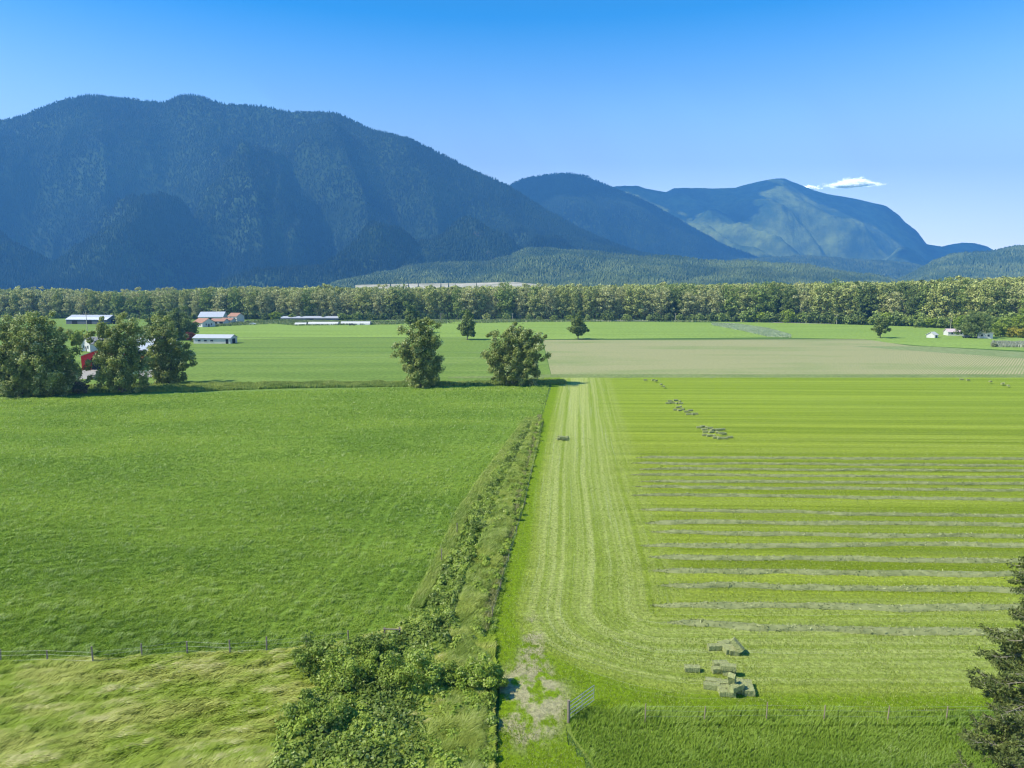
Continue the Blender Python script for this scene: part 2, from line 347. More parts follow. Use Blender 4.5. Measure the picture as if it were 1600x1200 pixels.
fine = n.noise(v, 3.2, 5, .75); k = n.rng(fine, .25, .75, .62, 1.32); col = n.mix(1.0, col, n.comb(k, k, k), 'MULTIPLY')
m_hay = n.surf(col, .9, n.bump(fine, .9, .22), .1)
tag(link('hay_field', mesh_np('hay_field', V, inv.reshape(-1, 4), {'edge': ('POINT', dd.ravel()[used]), 'along': ('POINT', along.ravel()[used]), 'gate': ('POINT', gate.ravel()[used])}, True), m_hay), kind='structure')
# dirt track through the gate and the verge in front of the wire fence
n = NT('dirt_track_soil'); v = n.pos(); pat = n.noise(n.mapped(v, (1, .45, 1), (0, 0, R(-14))), .9, 5, .6)
col = n.mix(n.math('MULTIPLY', n.rng(pat, .36, .60), n.rng(n.sep(v)[1], 37.2, 39.6, .25, 1)), (.17, .24, .03), (.33, .31, .16)); f = n.noise(v, 4, 5, .7); k = n.rng(f, .2, .8, .8, 1.2); col = n.mix(1.0, col, n.comb(k, k, k), 'MULTIPLY')
m_dirt = n.surf(col, .95, n.bump(f, .6, .1), .05)
sheet('verge', [(3.0, 41.0), (3.2, 38.5), (5.2, 33), (90, 33), (90, 40.4), (8, 40.7)], .022, m_verge)
sheet('farm_yard', poly_world([(90, 577), (262, 574), (266, 588), (225, 590), (150, 592), (60, 594)]), .040, m_yard)
for a, b, w_ in (((600, 499.5), (1120, 502), 2.2), ((1120, 502), (1420, 508.5), 2.0), ((1420, 508.5), (1640, 517), 1.8), ((300, 511), (395, 500), 2.4)):
    p, q = G(*a), G(*b); sheet('road', [(p[0], p[1] - w_), (q[0], q[1] - w_), (q[0], q[1] + w_), (p[0], p[1] + w_)], .044, m_road)
sheet('farm_track', poly_world([(430, 598.5), (860, 596.5), (960, 595), (960, 597), (860, 598.5), (430, 600.5)]), .032, simple('track_dust', (.34, .32, .2), .95, .2, .2))
# ------------------------------------------------------------------ blades
def blades(name, pts, z0, lean_ang, lean, length, width, tint, m, kind='stuff', label=None, cat=None):
    n_ = len(pts); fa = rng.random(n_) * math.pi
    b = np.stack([pts[:, 0], pts[:, 1], np.broadcast_to(z0, n_)], 1)
    side = np.stack([np.cos(fa), np.sin(fa), np.zeros(n_)], 1) * (width * .5)[:, None]
    mid = b + np.stack([np.cos(lean_ang) * np.sin(lean * .45), np.sin(lean_ang) * np.sin(lean * .45), np.cos(lean * .45)], 1) * (length * .55)[:, None]
    tip = mid + np.stack([np.cos(lean_ang) * np.sin(lean * 1.3), np.sin(lean_ang) * np.sin(lean * 1.3), np.cos(lean * 1.3)], 1) * (length * .5)[:, None]
    V = np.concatenate([b - side, b + side, mid - side * .8, mid + side * .8, tip], 0); i = np.arange(n_)
    F1 = np.stack([i, i + n_, i + 3 * n_], 1); F2 = np.stack([i, i + 3 * n_, i + 2 * n_], 1); F3 = np.stack([i + 2 * n_, i + 3 * n_, i + 4 * n_], 1)
    o = link(name, mesh_np(name, V, np.concatenate([F1, F2, F3]), {'tint': ('FACE', np.tile(tint, 3))}), m)
    return tag(o, label, cat, kind=kind)
def scatter(poly, n_, pxw=.65, xr=(-150, 1750)):
    """random points in a world polygon, thicker towards the viewer's side of the field"""
    xs = np.array([p[0] for p in poly]); ys = np.array([p[1] for p in poly]); out = []
    need = n_
    while need > 0:
        m_ = max(need * 3, 1000); k = int(m_ * pxw)
        y0, y1 = ys.min(), ys.max(); iz = rng.random(k) * (1 / y0 - 1 / y1) + 1 / y1; Yy = 1 / iz
        Xx = (rng.random(k) * (xr[1] - xr[0]) + xr[0] - 800) / F_PX * Yy
        Xu = rng.random(m_ - k) * (xs.max() - xs.min()) + xs.min(); Yu = rng.random(m_ - k) * (y1 - y0) + y0
        A = np.stack([np.r_[Xx, Xu], np.r_[Yy, Yu]], 1); A = A[inpoly(A[:, 0], A[:, 1], poly)]; rng.shuffle(A)
        A = A[:need]; out.append(A); need -= len(A)
    return np.concatenate(out)
def grass_mat(name, a, b, c, transl=.3, sc=.35, streak=(1, 1, 1)):
    n = NT(name); t = n.attr('tint'); g = n.noise(n.mapped(n.pos(), streak), sc, 3)
    col = n.mix(n.rng(g, .38, .62), a, b); col = n.mix(n.rng(t, .6, 1.0), col, c); col = n.mix(n.rng(t, 0, .35, .5, 0), col, tuple(k * .6 for k in a))
    return n.surf(col, .55, None, .3, 0, transl)
mg_left = grass_mat('tall_grass_blades', (.175, .285, .022), (.28, .39, .04), (.46, .54, .20), .45, .07, (.35, 1, 1))
A = scatter(LEFT, 420000, .85)
lump = fbm(A[:, 0] * 1.3, A[:, 1] * 1.9, 31, 3); zone = fbm(A[:, 0] * .05, A[:, 1] * .07, 35, 3); dist = A[:, 1]
ln = (.16 + .42 * np.clip((lump - .35) * 2.2, 0, 1)) * (.7 + .6 * zone); wdt = np.clip(dist / 704 * .75, .045, .2)
z0 = fz(A[:, 0], A[:, 1], .04, .16, .9, 3)
hx = np.interp(A[:, 1], [G(x, y)[1] for x, y in ((640, 960), (690, 870), (722, 800), (764, 740), (802, 690), (828, 655))], [G(x, y)[0] for x, y in ((640, 960), (690, 870), (722, 800), (764, 740), (802, 690), (828, 655))])
trk = np.zeros(len(A))
for o_ in (2.6, 4.3, 8.5, 10.2): trk = np.maximum(trk, np.exp(-((hx - A[:, 0] - o_ + .5 * np.sin(A[:, 1] * .12)) / .22) ** 2))
for o_ in (74, 121, 146): trk = np.maximum(trk, .7 * np.exp(-((A[:, 1] - o_ - .03 * A[:, 0] + .8 * np.sin(A[:, 0] * .07)) / .35) ** 2))
ln = .8 * ln * (1 - .65 * trk)
blades('tall_grass', A, z0, R(25) + rng.normal(size=len(A)) * .6 + (lump - .5) * 2, .5 + .55 * lump + .1 * rng.random(len(A)), ln, wdt * (.7 + .6 * rng.random(len(A))), np.clip(.25 + .45 * rng.random(len(A)) + .9 * (lump - .5) , 0, 1), mg_left)
mg_past = grass_mat('straw_grass_blades', (.32, .42, .035), (.47, .50, .11), (.64, .60, .27), .4, .22, (1, 1.8, 1))
A = scatter(PAST, 280000, .9)
lump = fbm(A[:, 0] * .8 - A[:, 1] * .5, A[:, 1] * 1.5, 41, 3); ang = R(28) + (fbm(A[:, 0] * .12, A[:, 1] * .2, 44, 2) - .5) * 2.2
blades('straw_grass', A, fz(A[:, 0], A[:, 1], .03, .28, 1.3, 11), ang + rng.normal(size=len(A)) * .25, .75 + .5 * lump, .3 + .7 * np.clip(lump - .2, 0, 1), .045 + .04 * rng.random(len(A)), np.clip(.2 + .4 * rng.random(len(A)) + 1.2 * (lump - .45), 0, 1), mg_past)
# hedge strip: brambles on the left half, rank grass on the right half
HL = [(430, 1290), (440, 1133), (500, 1085), (560, 1045), (600, 1000), (645, 955), (690, 870), (722, 800), (764, 740), (802, 690), (828, 655)]
HM = [(660, 1290), (672, 1133), (690, 1080), (705, 1000), (718, 955), (745, 870), (775, 800), (800, 740), (825, 690), (840, 655)]
HRr = [(766, 1290), (768, 1133), (776, 1062), (758, 1000), (768, 955), (788, 880), (815, 800), (830, 740), (842, 690), (849, 655)]
STRIP = poly_world(HL + HRr[::-1]); BRAM = poly_world([(a + .30 * (np.interp(b, [h[1] for h in HM[::-1]], [h[0] for h in HM[::-1]]) - a) * (b < 990), b) for a, b in HL] + [(x - 6 + 0 * y, y) for x, y in HM[::-1]]); RANK = poly_world([(x - 6, y) for x, y in HM] + HRr[::-1])
sheet('ditch_bank', STRIP, .09, m_verge)
mg_rank = grass_mat('rank_grass_blades', (.24, .33, .045), (.36, .43, .07), (.52, .56, .2), .4, .25)
A = scatter(RANK, 90000, .8); lump = fbm(A[:, 0] * .8, A[:, 1] * .8, 51, 3)
blades('rank_grass', A, .05, R(20) + rng.normal(size=len(A)) * .7, .35 + .6 * lump, (.35 + 1.1 * np.clip(lump - .15, 0, 1)) * np.clip(.3 + .8 * (EX(A[:, 1]) - A[:, 0]), .35, 1), np.clip(A[:, 1] / 704 * .75, .05, .15), np.clip(.6 * rng.random(len(A)) + .8 * (lump - .3), 0, 1), mg_rank)
A = scatter([(EX(y) - .7, y) for y in (50, 70, 100, 141)] + [(EX(y) + .12, y) for y in (141, 100, 70, 50)], 16000, .8)
mg_dry = grass_mat('dry_edge_blades', (.22, .25, .06), (.30, .31, .10), (.45, .42, .22), .3, .3)
blades('dry_edge_grass', A, .05, R(10) + rng.normal(size=len(A)), .3 + .5 * rng.random(len(A)), .15 + .4 * rng.random(len(A)) * (vn(A[:, 1] * .5, A[:, 1] * 0, 3) + .3), np.clip(A[:, 1] / 704 * .8, .05, .15), rng.random(len(A)), mg_dry)
# yellowish verge along the left edge of the hedge
def offs(pl, a, b): return poly_world([(x + a, y) for x, y in pl] + [(x + b, y) for x, y in pl[::-1]])
A = scatter(offs(HL[5:], -9, 12), 42000, .8)
blades('dry_verge_grass', A, .05, R(20) + rng.normal(size=len(A)) * .6, .5 + .5 * rng.random(len(A)), .3 + .4 * rng.random(len(A)), np.clip(A[:, 1] / 704 * .8, .05, .15), rng.random(len(A)) * .9, grass_mat('verge_blades', (.22, .32, .035), (.32, .40, .06), (.48, .50, .20), .4, .3))
def thicket(name, poly, n_cl, r, n_leaf, leaf, m, hmax, label=None, cat=None, pxw=.7, seed=1):
    A = scatter(poly, n_cl, pxw); hh = hmax * (.35 + .9 * fbm(A[:, 0] * .35, A[:, 1] * .35, seed, 3)) * (.6 + .4 * rng.random(n_cl))
    rr = r * (.6 + .8 * rng.random(n_cl)); k = rng.integers(0, n_cl, n_leaf); d = rng.normal(size=(n_leaf, 3)); d /= np.linalg.norm(d, axis=1, keepdims=True); d[:, 2] = np.abs(d[:, 2]) * .9 - .25
    C = np.stack([A[:, 0], A[:, 1], hh * .55], 1)[k]; sc = np.stack([rr, rr, hh * .5], 1)[k]
    Xp = C + d * sc * (rng.random((n_leaf, 1)) ** .3); Xp[:, 2] = np.maximum(Xp[:, 2], .06)
    Vv, Ff = leaves(Xp, d + np.array([0, 0, .5]) + rng.normal(size=(n_leaf, 3)) * .5, leaf * (.6 + .8 * rng.random(n_leaf)), .75)
    tint = np.clip(.6 * rng.random(n_leaf) + .4 * rng.random(n_cl)[k], 0, 1)
    o = link(name, mesh_np(name, Vv, Ff, {'tint': ('FACE', tint)}), m)
    return o
m_bram = foliage('bramble_leaves', (.15, .22, .03), (.32, .42, .055), (.52, .58, .22), .4, .3, .35, .7)
m_bram2 = foliage('bright_bramble_leaves', (.24, .34, .035), (.34, .44, .055), (.52, .56, .2), .4, .4, .35, .7)
tag(thicket('bramble_thicket', BRAM, 1500, .5, 150000, .10, m_bram, 1.35), kind='stuff')
tag(thicket('weed_thicket', RANK, 330, .4, 42000, .09, m_bram2, 1.2), kind='stuff')
NEARB = poly_world([(480, 1290), (470, 1133), (560, 1050), (640, 1020), (690, 1000), (735, 1060), (772, 1068), (768, 1133), (766, 1290)])
tag(thicket('nettle_thicket', NEARB, 420, .45, 80000, .085, m_bram2, 1.0, pxw=.9), kind='stuff')
# far bank of tall grass along the end of the left field
BANK = poly_world([(-600, 640), (-300, 633), (0, 620), (150, 614), (300, 612), (450, 607), (600, 605), (760, 602), (850, 601), (885, 601), (880, 594), (760, 597), (600, 598), (450, 599), (300, 601), (150, 604), (0, 611), (-600, 628)])
A = scatter(BANK, 60000, .2, (-600, 1000)); lump = fbm(A[:, 0] * .3, A[:, 1] * .5, 61, 3)
blades('bank_grass', A, 0, R(10) + rng.normal(size=len(A)) * .8, .2 + .5 * rng.random(len(A)), .3 + 1.5 * np.clip(lump - .2, 0, 1), .2 + .15 * rng.random(len(A)), np.clip(.5 * rng.random(len(A)) + .4 * lump, 0, 1), grass_mat('bank_blades', (.20, .28, .05), (.30, .37, .08), (.46, .50, .2), .4, .08))
FR = [(3.4, 40.6), (3.5, 38), (5.4, 33), (60, 33), (60, 39.8), (30, 40.1), (8, 40.4)]
A = scatter(FR, 60000, .85); lump = fbm(A[:, 0] * .7, A[:, 1] * .7, 71, 3)
blades('fence_line_grass', A, .02, R(15) + rng.normal(size=len(A)) * .7, .3 + .6 * lump, .16 + (.30 + .4 * (A[:, 1] > 38.6)) * np.clip(lump - .2, 0, 1), .04 + .02 * rng.random(len(A)), np.clip(.55 * rng.random(len(A)) + .5 * (lump - .2), 0, 1), mg_left)
A = scatter(HAY, 170000, .97, (740, 1700)); A = A[(A[:, 1] < 120) & (A[:, 0] - EX(A[:, 1]) > .3)]
g_ = np.exp(-((A[:, 0] - 1) ** 2 / 8 + (A[:, 1] - 42) ** 2 / 10)); A = A[g_ < .3 + .3 * rng.random(len(A))]
mg_stub = grass_mat('stubble_blades', (.20, .28, .012), (.30, .37, .045), (.42, .45, .18), .3, .25, (.15, 2.5, 1))
blades('stubble', A, .04, rng.random(len(A)) * 6.3, .3 + .5 * rng.random(len(A)), .06 + .09 * rng.random(len(A)), np.clip(A[:, 1] / 704 * .6, .03, .09), rng.random(len(A)), mg_stub)
# ------------------------------------------------------------------ windrows of raked hay
m_wind = foliage('raked_hay', (.205, .23, .09), (.28, .30, .125), (.42, .44, .2), .15, 1.2, .1, .7)
WR = [((995, 716), (1760, 719)), ((990, 725), (1760, 729)), ((1000, 733.5), (1760, 738.5)), ((985, 743), (1760, 748)), ((1000, 753), (1760, 758)), ((995, 762), (1760, 769.5)), ((990, 775), (1760, 784)),
      ((1000, 798), (1760, 812)), ((1010, 817), (1760, 823)), ((1022, 834), (1760, 841)), ((1004, 853), (1760, 853)), ((1018, 872), (1760, 876)), ((1022, 892), (1760, 904)), ((1032, 917), (1760, 927)), ((1022, 949), (1700, 953)), ((1045, 977), (1700, 992))]
ORD = ['farthest', 'second farthest', 'third farthest', 'fourth farthest', 'fifth farthest', 'sixth farthest', 'seventh farthest', 'eighth farthest', 'eighth nearest', 'seventh nearest', 'sixth nearest', 'fifth nearest', 'fourth nearest', 'third nearest', 'second nearest', 'nearest']
for wi, (a, b) in enumerate(WR):
    p = np.array(G(*a)); q = np.array(G(*b)); Ln = np.linalg.norm(q - p); u = (q - p) / Ln; vv = np.array([-u[1], u[0]])
    ns = int(Ln / .35); s = np.linspace(0, Ln, ns); ac = np.linspace(-1, 1, 9); SS, AC = np.meshgrid(s, ac, indexing='ij')
    hw = (.30 + .26 * vn(SS * .35, SS * 0 + wi * 7, 5)) * np.clip(SS / 2.5 + .25, 0, 1) * (1.15 if wi > 7 else .85); wig = (fbm(SS * .12, SS * 0 + wi * 3.1, 8, 3) - .5) * 1.3
    hgt = (.15 + .20 * fbm(SS * .6, AC * 1.5 + wi * 11, 9, 3)) * (1 - AC ** 2) ** .7 * np.clip(SS / 3 + .2, 0, 1) + .03 * vn(SS * 3, AC * 4, wi)
    PX = p[0] + u[0] * SS + vv[0] * (AC * hw + wig); PY = p[1] + u[1] * SS + vv[1] * (AC * hw + wig)
    V = np.stack([PX.ravel(), PY.ravel(), (.04 + hgt).ravel()], 1); i, j = np.meshgrid(np.arange(ns - 1), np.arange(8), indexing='ij'); i = i.ravel(); j = j.ravel()
    F0 = np.stack([i * 9 + j, (i + 1) * 9 + j, (i + 1) * 9 + j + 1, i * 9 + j + 1], 1)
    nl = int(Ln * 45); k = rng.integers(0, len(V), nl); C = V[k] + rng.normal(size=(nl, 3)) * np.array([.2, .08, .025]); C[:, 2] = np.maximum(C[:, 2], .08)
    V2, F2 = leaves(C, rng.normal(size=(nl, 3)) * .7 + np.array([0, 0, .8]), .08 + .10 * rng.random(nl), .3)
    me = mesh_np('windrow', np.concatenate([V, V2]), np.concatenate([F0, F2 + len(V)]), {'tint': ('FACE', np.r_[.45 + .2 * rng.random(len(F0)), rng.random(nl)])})
    tag(link('windrow', me, m_wind), f'{ORD[wi]} of the long grey-green raked hay rows across the mown field', 'windrow', 'rows of raked hay on the mown field')
# ------------------------------------------------------------------ hay bales
m_bale = foliage('pressed_hay', (.22, .245, .10), (.29, .31, .13), (.42, .43, .21), 0, 6, .05, .6)
m_twine = simple('twine', (.30, .28, .20), .9)
def bale_mesh(seed):
    nx, ny, nz = 14, 5, 4; L, Wd, Hh = 1.0, .46, .38; pts = {}; V = []; Fs = []
    def vid(i, j, k):
        if (i, j, k) not in pts:
            x, y, z = i / nx - .5, j / ny - .5, k / nz - .5
            rr = 1 - .06 * ((abs(y) > .49) and (abs(z) > .49)) - .02 * (abs(x) > .49)
            fl = 1 - .05 * (i % 2)                       # flakes pressed one after another
            pts[(i, j, k)] = len(V); V.append([x * L + .012 * math.sin(7 * y + seed), y * Wd * rr * fl, z * Hh * rr * fl])
        return pts[(i, j, k)]
    for a in range(nx):
        for b in range(ny): Fs += [(vid(a, b, 0), vid(a, b + 1, 0), vid(a + 1, b + 1, 0), vid(a + 1, b, 0)), (vid(a, b, nz), vid(a + 1, b, nz), vid(a + 1, b + 1, nz), vid(a, b + 1, nz))]
        for c in range(nz): Fs += [(vid(a, 0, c), vid(a + 1, 0, c), vid(a + 1, 0, c + 1), vid(a, 0, c + 1)), (vid(a, ny, c), vid(a, ny, c + 1), vid(a + 1, ny, c + 1), vid(a + 1, ny, c))]
    for b in range(ny):
        for c in range(nz): Fs += [(vid(0, b, c), vid(0, b, c + 1), vid(0, b + 1, c + 1), vid(0, b + 1, c)), (vid(nx, b, c), vid(nx, b + 1, c), vid(nx, b + 1, c + 1), vid(nx, b, c + 1))]
    V = np.array(V) + np.random.default_rng(seed).normal(size=(len(V), 3)) * .008; V[:, 2] += Hh / 2
    F0 = np.array(Fs); r2 = np.random.default_rng(seed + 50); nl = 260; k = r2.integers(0, len(V), nl)
    V2, F2 = leaves(V[k] + r2.normal(size=(nl, 3)) * .01, r2.normal(size=(nl, 3)), .035 + .03 * r2.random(nl), .25)
    me = mesh_np('hay_bale', np.concatenate([V, V2]), np.concatenate([F0, F2 + len(V)]), {'tint': ('FACE', np.r_[.35 + .3 * r2.random(len(F0)), r2.random(nl)])})
    me.materials.append(m_bale); return me
bms = [bale_mesh(s) for s in range(4)]
tw = MB()
for yy in (-.12, .12): tw.tube([(-.51, yy, .01), (-.51, yy, .385), (.51, yy, .385), (.51, yy, .01)], .006, 4)
tw_o = tw.build('twine', m_twine); tw_me = tw_o.data; bpy.data.objects.remove(tw_o)
nb = [0]
def bale(px, py, rz, label, group=None, z=0.0, ty=0.0, tx=0.0, twine=True):
    x, y = G(px, py, z); o = bpy.data.objects.new('hay_bale', bms[nb[0] % 4]); nb[0] += 1; S.collection.objects.link(o)
    o.location = (x, y + .2, z + .045 + .42 * abs(math.sin(ty))); o.rotation_euler = (tx, ty, R(rz)); tag(o, label, 'hay bale', group)
    if twine:
        t = bpy.data.objects.new('twine', tw_me); S.collection.objects.link(t); t.parent = o
    return o
g1 = 'bales of the small scatter just below the nearest hay row'
l1 = 'bale lying end-on in front in the pile below the nearest hay row'
bale(1118, 1018, 4, 'left end bale, lying lengthwise, of the pile just below the nearest hay row')
bale(1133, 1013, 20, 'bale lying at the back of the pile just below the nearest hay row')
for px, py, rz in ((1135.5, 1021, 100), (1142, 1022, 96), (1149, 1023, 84)): bale(px, py, rz, l1, g1)
bale(1150, 1019, -28, 'bale tipped steeply on top of the pile just below the nearest hay row', z=.25, ty=.75)
bale(1082.5, 1052, -2, 'single hay bale lying alone at the left of the near bale piles')
bale(1127, 1045, 3, 'back bale of the small middle pile of four near bales')
bale(1125, 1054, 5, 'front left bale of the small middle pile of four near bales')
bale(1139, 1050, -12, 'bale resting on top at the right of the small middle pile of four', z=.4)
bale(1138.5, 1055, 60, 'front right bale underneath the top one in the small middle pile of four')
g4 = 'bales lying together in the nearest large pile'
l4 = 'hay bale lying in the middle of the nearest large pile'
bale(1116, 1073, -14, 'back one of two parallel bales at the left of the nearest large pile')
bale(1113, 1080, -12, 'front one of two parallel bales at the left of the nearest large pile')
for px, py, rz, z in ((1133, 1076, 5, 0), (1134, 1084, 12, 0), (1147, 1078, 80, 0), (1155, 1082, 85, 0), (1161, 1083.5, 95, 0), (1167, 1085, 88, 0), (1173.5, 1085.5, 82, 0), (1163, 1075, -12, 0), (1152, 1082, 30, .38)): bale(px, py, rz, l4, g4, z)
bale(1138, 1091, -6, 'frontmost bale, lying lengthwise, of the nearest large pile')
bale(1144, 1079, 60, 'bale standing almost on end on top of the nearest large pile', z=.38, ty=1.1)
lb = 'small distant hay bale in the upper mid-field scatter'
for px, py, rz, z in ((1047, 628, 0, 0), (1056, 627, 10, 0), (1062, 628.5, 70, 0), (1044, 631.5, 0, 0), (1051, 631, -5, 0), (1057, 632, 60, 0), (1064, 632, 0, 0), (1060, 638, 5, 0), (1064, 637, 80, .38), (1056, 642, 0, 0), (1062, 643, 30, 0), (1067, 641, 80, 0), (1073, 645, 0, 0), (1079, 643, 10, .38), (1076, 649, 0, 0), (1082, 649, 70, 0), (1087, 648.5, 0, 0)):
    bale(px, py, rz, lb, 'bales of the upper scatter in the mown field', z, twine=False)
lb = 'small distant hay bale in the lower mid-field scatter'
for px, py, rz, z in ((1093, 670, 0, 0), (1098, 668.5, 20, 0), (1104, 670, 80, 0), (1110, 671, 0, 0), (1101, 673, 0, .38), (1113, 674, 40, 0), (1122, 673.5, 5, 0), (1129, 673, 10, 0), (1103, 677, 0, 0), (1112, 677.5, 15, 0), (1121, 678, 80, 0), (1128, 679, 0, .38), (1131, 680, 20, 0), (1102, 682, 0, 0), (1109, 683, 5, 0), (1116, 683.5, 70, 0), (1119, 686, 0, 0), (1126, 687, 10, 0), (1133, 687, 0, 0), (1141, 685.5, 5, 0)):
    bale(px, py, rz, lb, 'bales of the lower scatter in the mown field', z, twine=False)
for px, py, rz, z in ((874, 688, 30, 0), (878, 687, 80, 0), (883, 688, 10, 0), (879, 686, 5, .38), (876, 685, -20, 0), (885, 686, 60, 0)):
    bale(px, py, rz, 'distant hay bale in the little heap on the pale lane', 'bales heaped on the pale lane', z, twine=False)
for k, (px, py) in enumerate(((1008.5, 595), (1021, 595), (1025, 596), (1033, 602), (1037.5, 605.5))):
    for q in (0, 1):
        bale(px, py, 20 * k, 'far hay bale in the loose line left of centre', 'far bales in a line by the ploughed field', .38 * q, twine=False)
for k, (px, py) in enumerate(((1503, 594), (1513, 595), (1548, 597.5), (1566, 601), (1569, 600.5), (1576, 604))):
    for q in (0, 1):
        bale(px, py, 15 * k, 'far hay bale near the right edge of the photo', 'far bales at the right edge', .38 * q, twine=False)
# ------------------------------------------------------------------ fences
m_post = simple('weathered_post', (.20, .17, .13), .9, .2, 6, bump=.3); m_postp = simple('pale_post', (.42, .38, .30), .9, .2, 6); m_wire = simple('wire', (.35, .36, .36), .5, .05, metal=.6)
def fence(name, label, pts, hs, mp, wires=(.45, .8, 1.1), r=.06):
    x0, y0 = pts[0]; root = empty(name, (x0, y0, 0)); tag(root, label, 'fence')
    for (x, y), h in zip(pts, hs):
        MB().tube([(x - x0, y - y0, -.1), (x - x0 + rng.normal() * .03, y - y0 + rng.normal() * .03, h)], [r, r * .9], 7).build('post', mp, root)
    for wz in wires:
        MB().tube([(x - x0, y - y0 - r, wz + rng.normal() * .02) for x, y in pts], .0035, 4).build('wire', m_wire, root)
    return root
pl = [(-300, 1053), (-225, 1050), (-150, 1047), (-75, 1045), (1, 1041), (75, 1039), (146, 1042), (222, 1033), (293, 1025), (360, 1028), (417, 1023), (480, 1018), (545, 1010)]
fence('wire_fence', 'wire fence of thin wooden posts between the tall green grass and the straw-coloured pasture', [G(*p) for p in pl], [1.25, 1.1, 1.2, 1.3, 1.25, 1.1, 1.5, 1.3, 1.1, 1.35, 1.35, 1.2, 1.2], m_post)
pr = [(1008, 1129), (1100, 1130), (1197, 1128), (1287, 1129), (1386, 1131), (1478, 1129), (1575, 1130), (1670, 1130), (1760, 1130)]
fence('wire_fence', 'wire fence of pale posts along the near edge of the mown hay field', [G(*p) for p in pr], [1.2, 1.1, 1.25, 1.15, 1.2, 1.05, 1.2, 1.2, 1.2], simple('tan_post', (.27, .22, .14), .9, .2, 6), r=.04)
ph = [(846, 668), (838, 700), (829, 742), (819, 790), (806, 835), (793, 880), (780, 925), (768, 965)]
fence('wire_fence', 'low wire fence with thin dark posts between the hedge strip and the mown field', [(G(*p)[0] + .1, G(*p)[1]) for p in ph], [.95] * 8, m_post, (.5, .85), .035)
gp = [(600, 1003), (607, 1001), (630, 1000)]
x0, y0 = G(898, 1134); gr = empty('field_gate', (x0 - .35, y0 + .3, 0), R(48)); tag(gr, 'grey metal tube gate standing open beside the dirt track', 'gate')
MB().tube([(0, 0, -.1), (0, 0, 1.45)], .09, 8).build('post', m_post, gr)
mb = MB()
for z in (.25, .5, .75, 1.0, 1.25): mb.tube([(.1, 0, z), (2.6, 0, z)], .022, 5)
for xx in (.1, 1.35, 2.6): mb.tube([(xx, 0, .23), (xx, 0, 1.27)], .022, 5)
mb.build('gate_frame', simple('galvanised', (.35, .36, .36), .5, .1, 4, metal=.5), gr)
x0, y0 = G(612, 1003); rl = empty('fence_rail', (x0, y0, 0)); tag(rl, 'short dark wooden rail between two posts where the fence meets the brambles', 'rail fence')
for xx in (-.5, .6): MB().tube([(xx, 0, 0), (xx, 0, 1.15)], .06, 6).build('post', m_post, rl)
MB().tube([(-.6, -.06, 1.05), (.75, -.06, 1.0)], .05, 6).build('rail', m_post, rl)
for px, py, h, lb in ((718, 838, 1.4, 'thin grey marker post in the grass left of the hedge, the farther of two'), (694, 882, 1.5, 'thin grey marker post in the grass left of the hedge, the nearer of two')):
    x, y = G(px - 4, py); o = MB().tube([(0, 0, -.1), (.03, 0, h)], .05, 6).add([(-.05, -.05, h), (.09, -.05, h), (.09, .05, h), (-.05, .05, h), (.03, 0, h + .08)], [(0, 1, 4), (1, 2, 4), (2, 3, 4), (3, 0, 4), (3, 2, 1, 0)]).build('marker_post', m_post); o.location = (x, y, 0); tag(o, lb, 'post')
# ------------------------------------------------------------------ field trees
def at(px, py): return G(px, py)
def ht(px, base, top): Y_ = G(px, base)[1]; return P(px, top, Y_)[2]
SW = (.45, -.1, .55)
def ftree(px, base, top, ells, label, mat, n_cl, n_leaf, leaf, r_cl=.055, **kw):
    return tree(kw.pop('name', 'poplar'), label, kw.pop('cat', 'tree'), at(px, base), ht(px, base, top), ells, n_cl, r_cl, n_leaf, leaf, mat, **kw)
gpop = dict(sweep=SW)
ftree(30, 618, 489, [(-.10, 0, .62, .22, .2, .26), (.10, .02, .72, .16, .16, .26), (-.22, 0, .40, .18, .18, .22), (.05, 0, .35, .25, .22, .26), (-.02, 0, .2, .24, .2, .18)], 'large windblown poplar at the left edge, leftmost of the four by the farm', m_leaf_pop, 260, 52000, .24, stems=((-.15, 0, .6), (.12, 0, .7)), **gpop)
ftree(77, 618, 486, [(0, 0, .70, .17, .17, .28), (.08, 0, .55, .17, .18, .30), (-.06, 0, .40, .22, .2, .3), (.06, 0, .30, .22, .22, .24), (.02, 0, .15, .25, .22, .14)], 'tall dark windblown poplar just left of the red barn', m_leaf_pop, 260, 52000, .24, stems=((-.1, 0, .6), (.15, 0, .6)), **gpop)
ftree(192, 613, 496, [(-.13, 0, .70, .15, .15, .24), (.10, 0, .74, .18, .16, .24), (0, 0, .45, .30, .25, .32), (-.1, 0, .25, .22, .2, .2), (.12, 0, .22, .2, .2, .2)], 'rounded windblown poplar between the red barn and the white-roofed shed', m_leaf_pop, 240, 48000, .24, stems=((-.15, 0, .7), (.15, 0, .7)), **gpop)
ftree(262, 600, 499, [(-.06, 0, .70, .17, .15, .28), (.16, 0, .58, .12, .12, .2), (.06, 0, .40, .26, .22, .25), (-.12, 0, .3, .18, .18, .2), (.04, 0, .16, .24, .2, .14)], 'smaller poplar rightmost of the four beside the farm', m_leaf_pop, 190, 36000, .24, stems=((.12, 0, .6),), **gpop)
ftree(657, 605, 499, [(-.02, 0, .78, .17, .14, .2), (.13, 0, .72, .12, .12, .24), (-.20, 0, .55, .12, .12, .13), (-.14, 0, .45, .10, .10, .16), (.06, 0, .48, .2, .18, .28), (.02, 0, .2, .19, .18, .17), (.1, 0, .3, .15, .15, .2)], 'single windblown poplar leaning right at the far end of the green field', m_leaf_pop, 210, 42000, .23, bend=(.6, 0), **gpop)
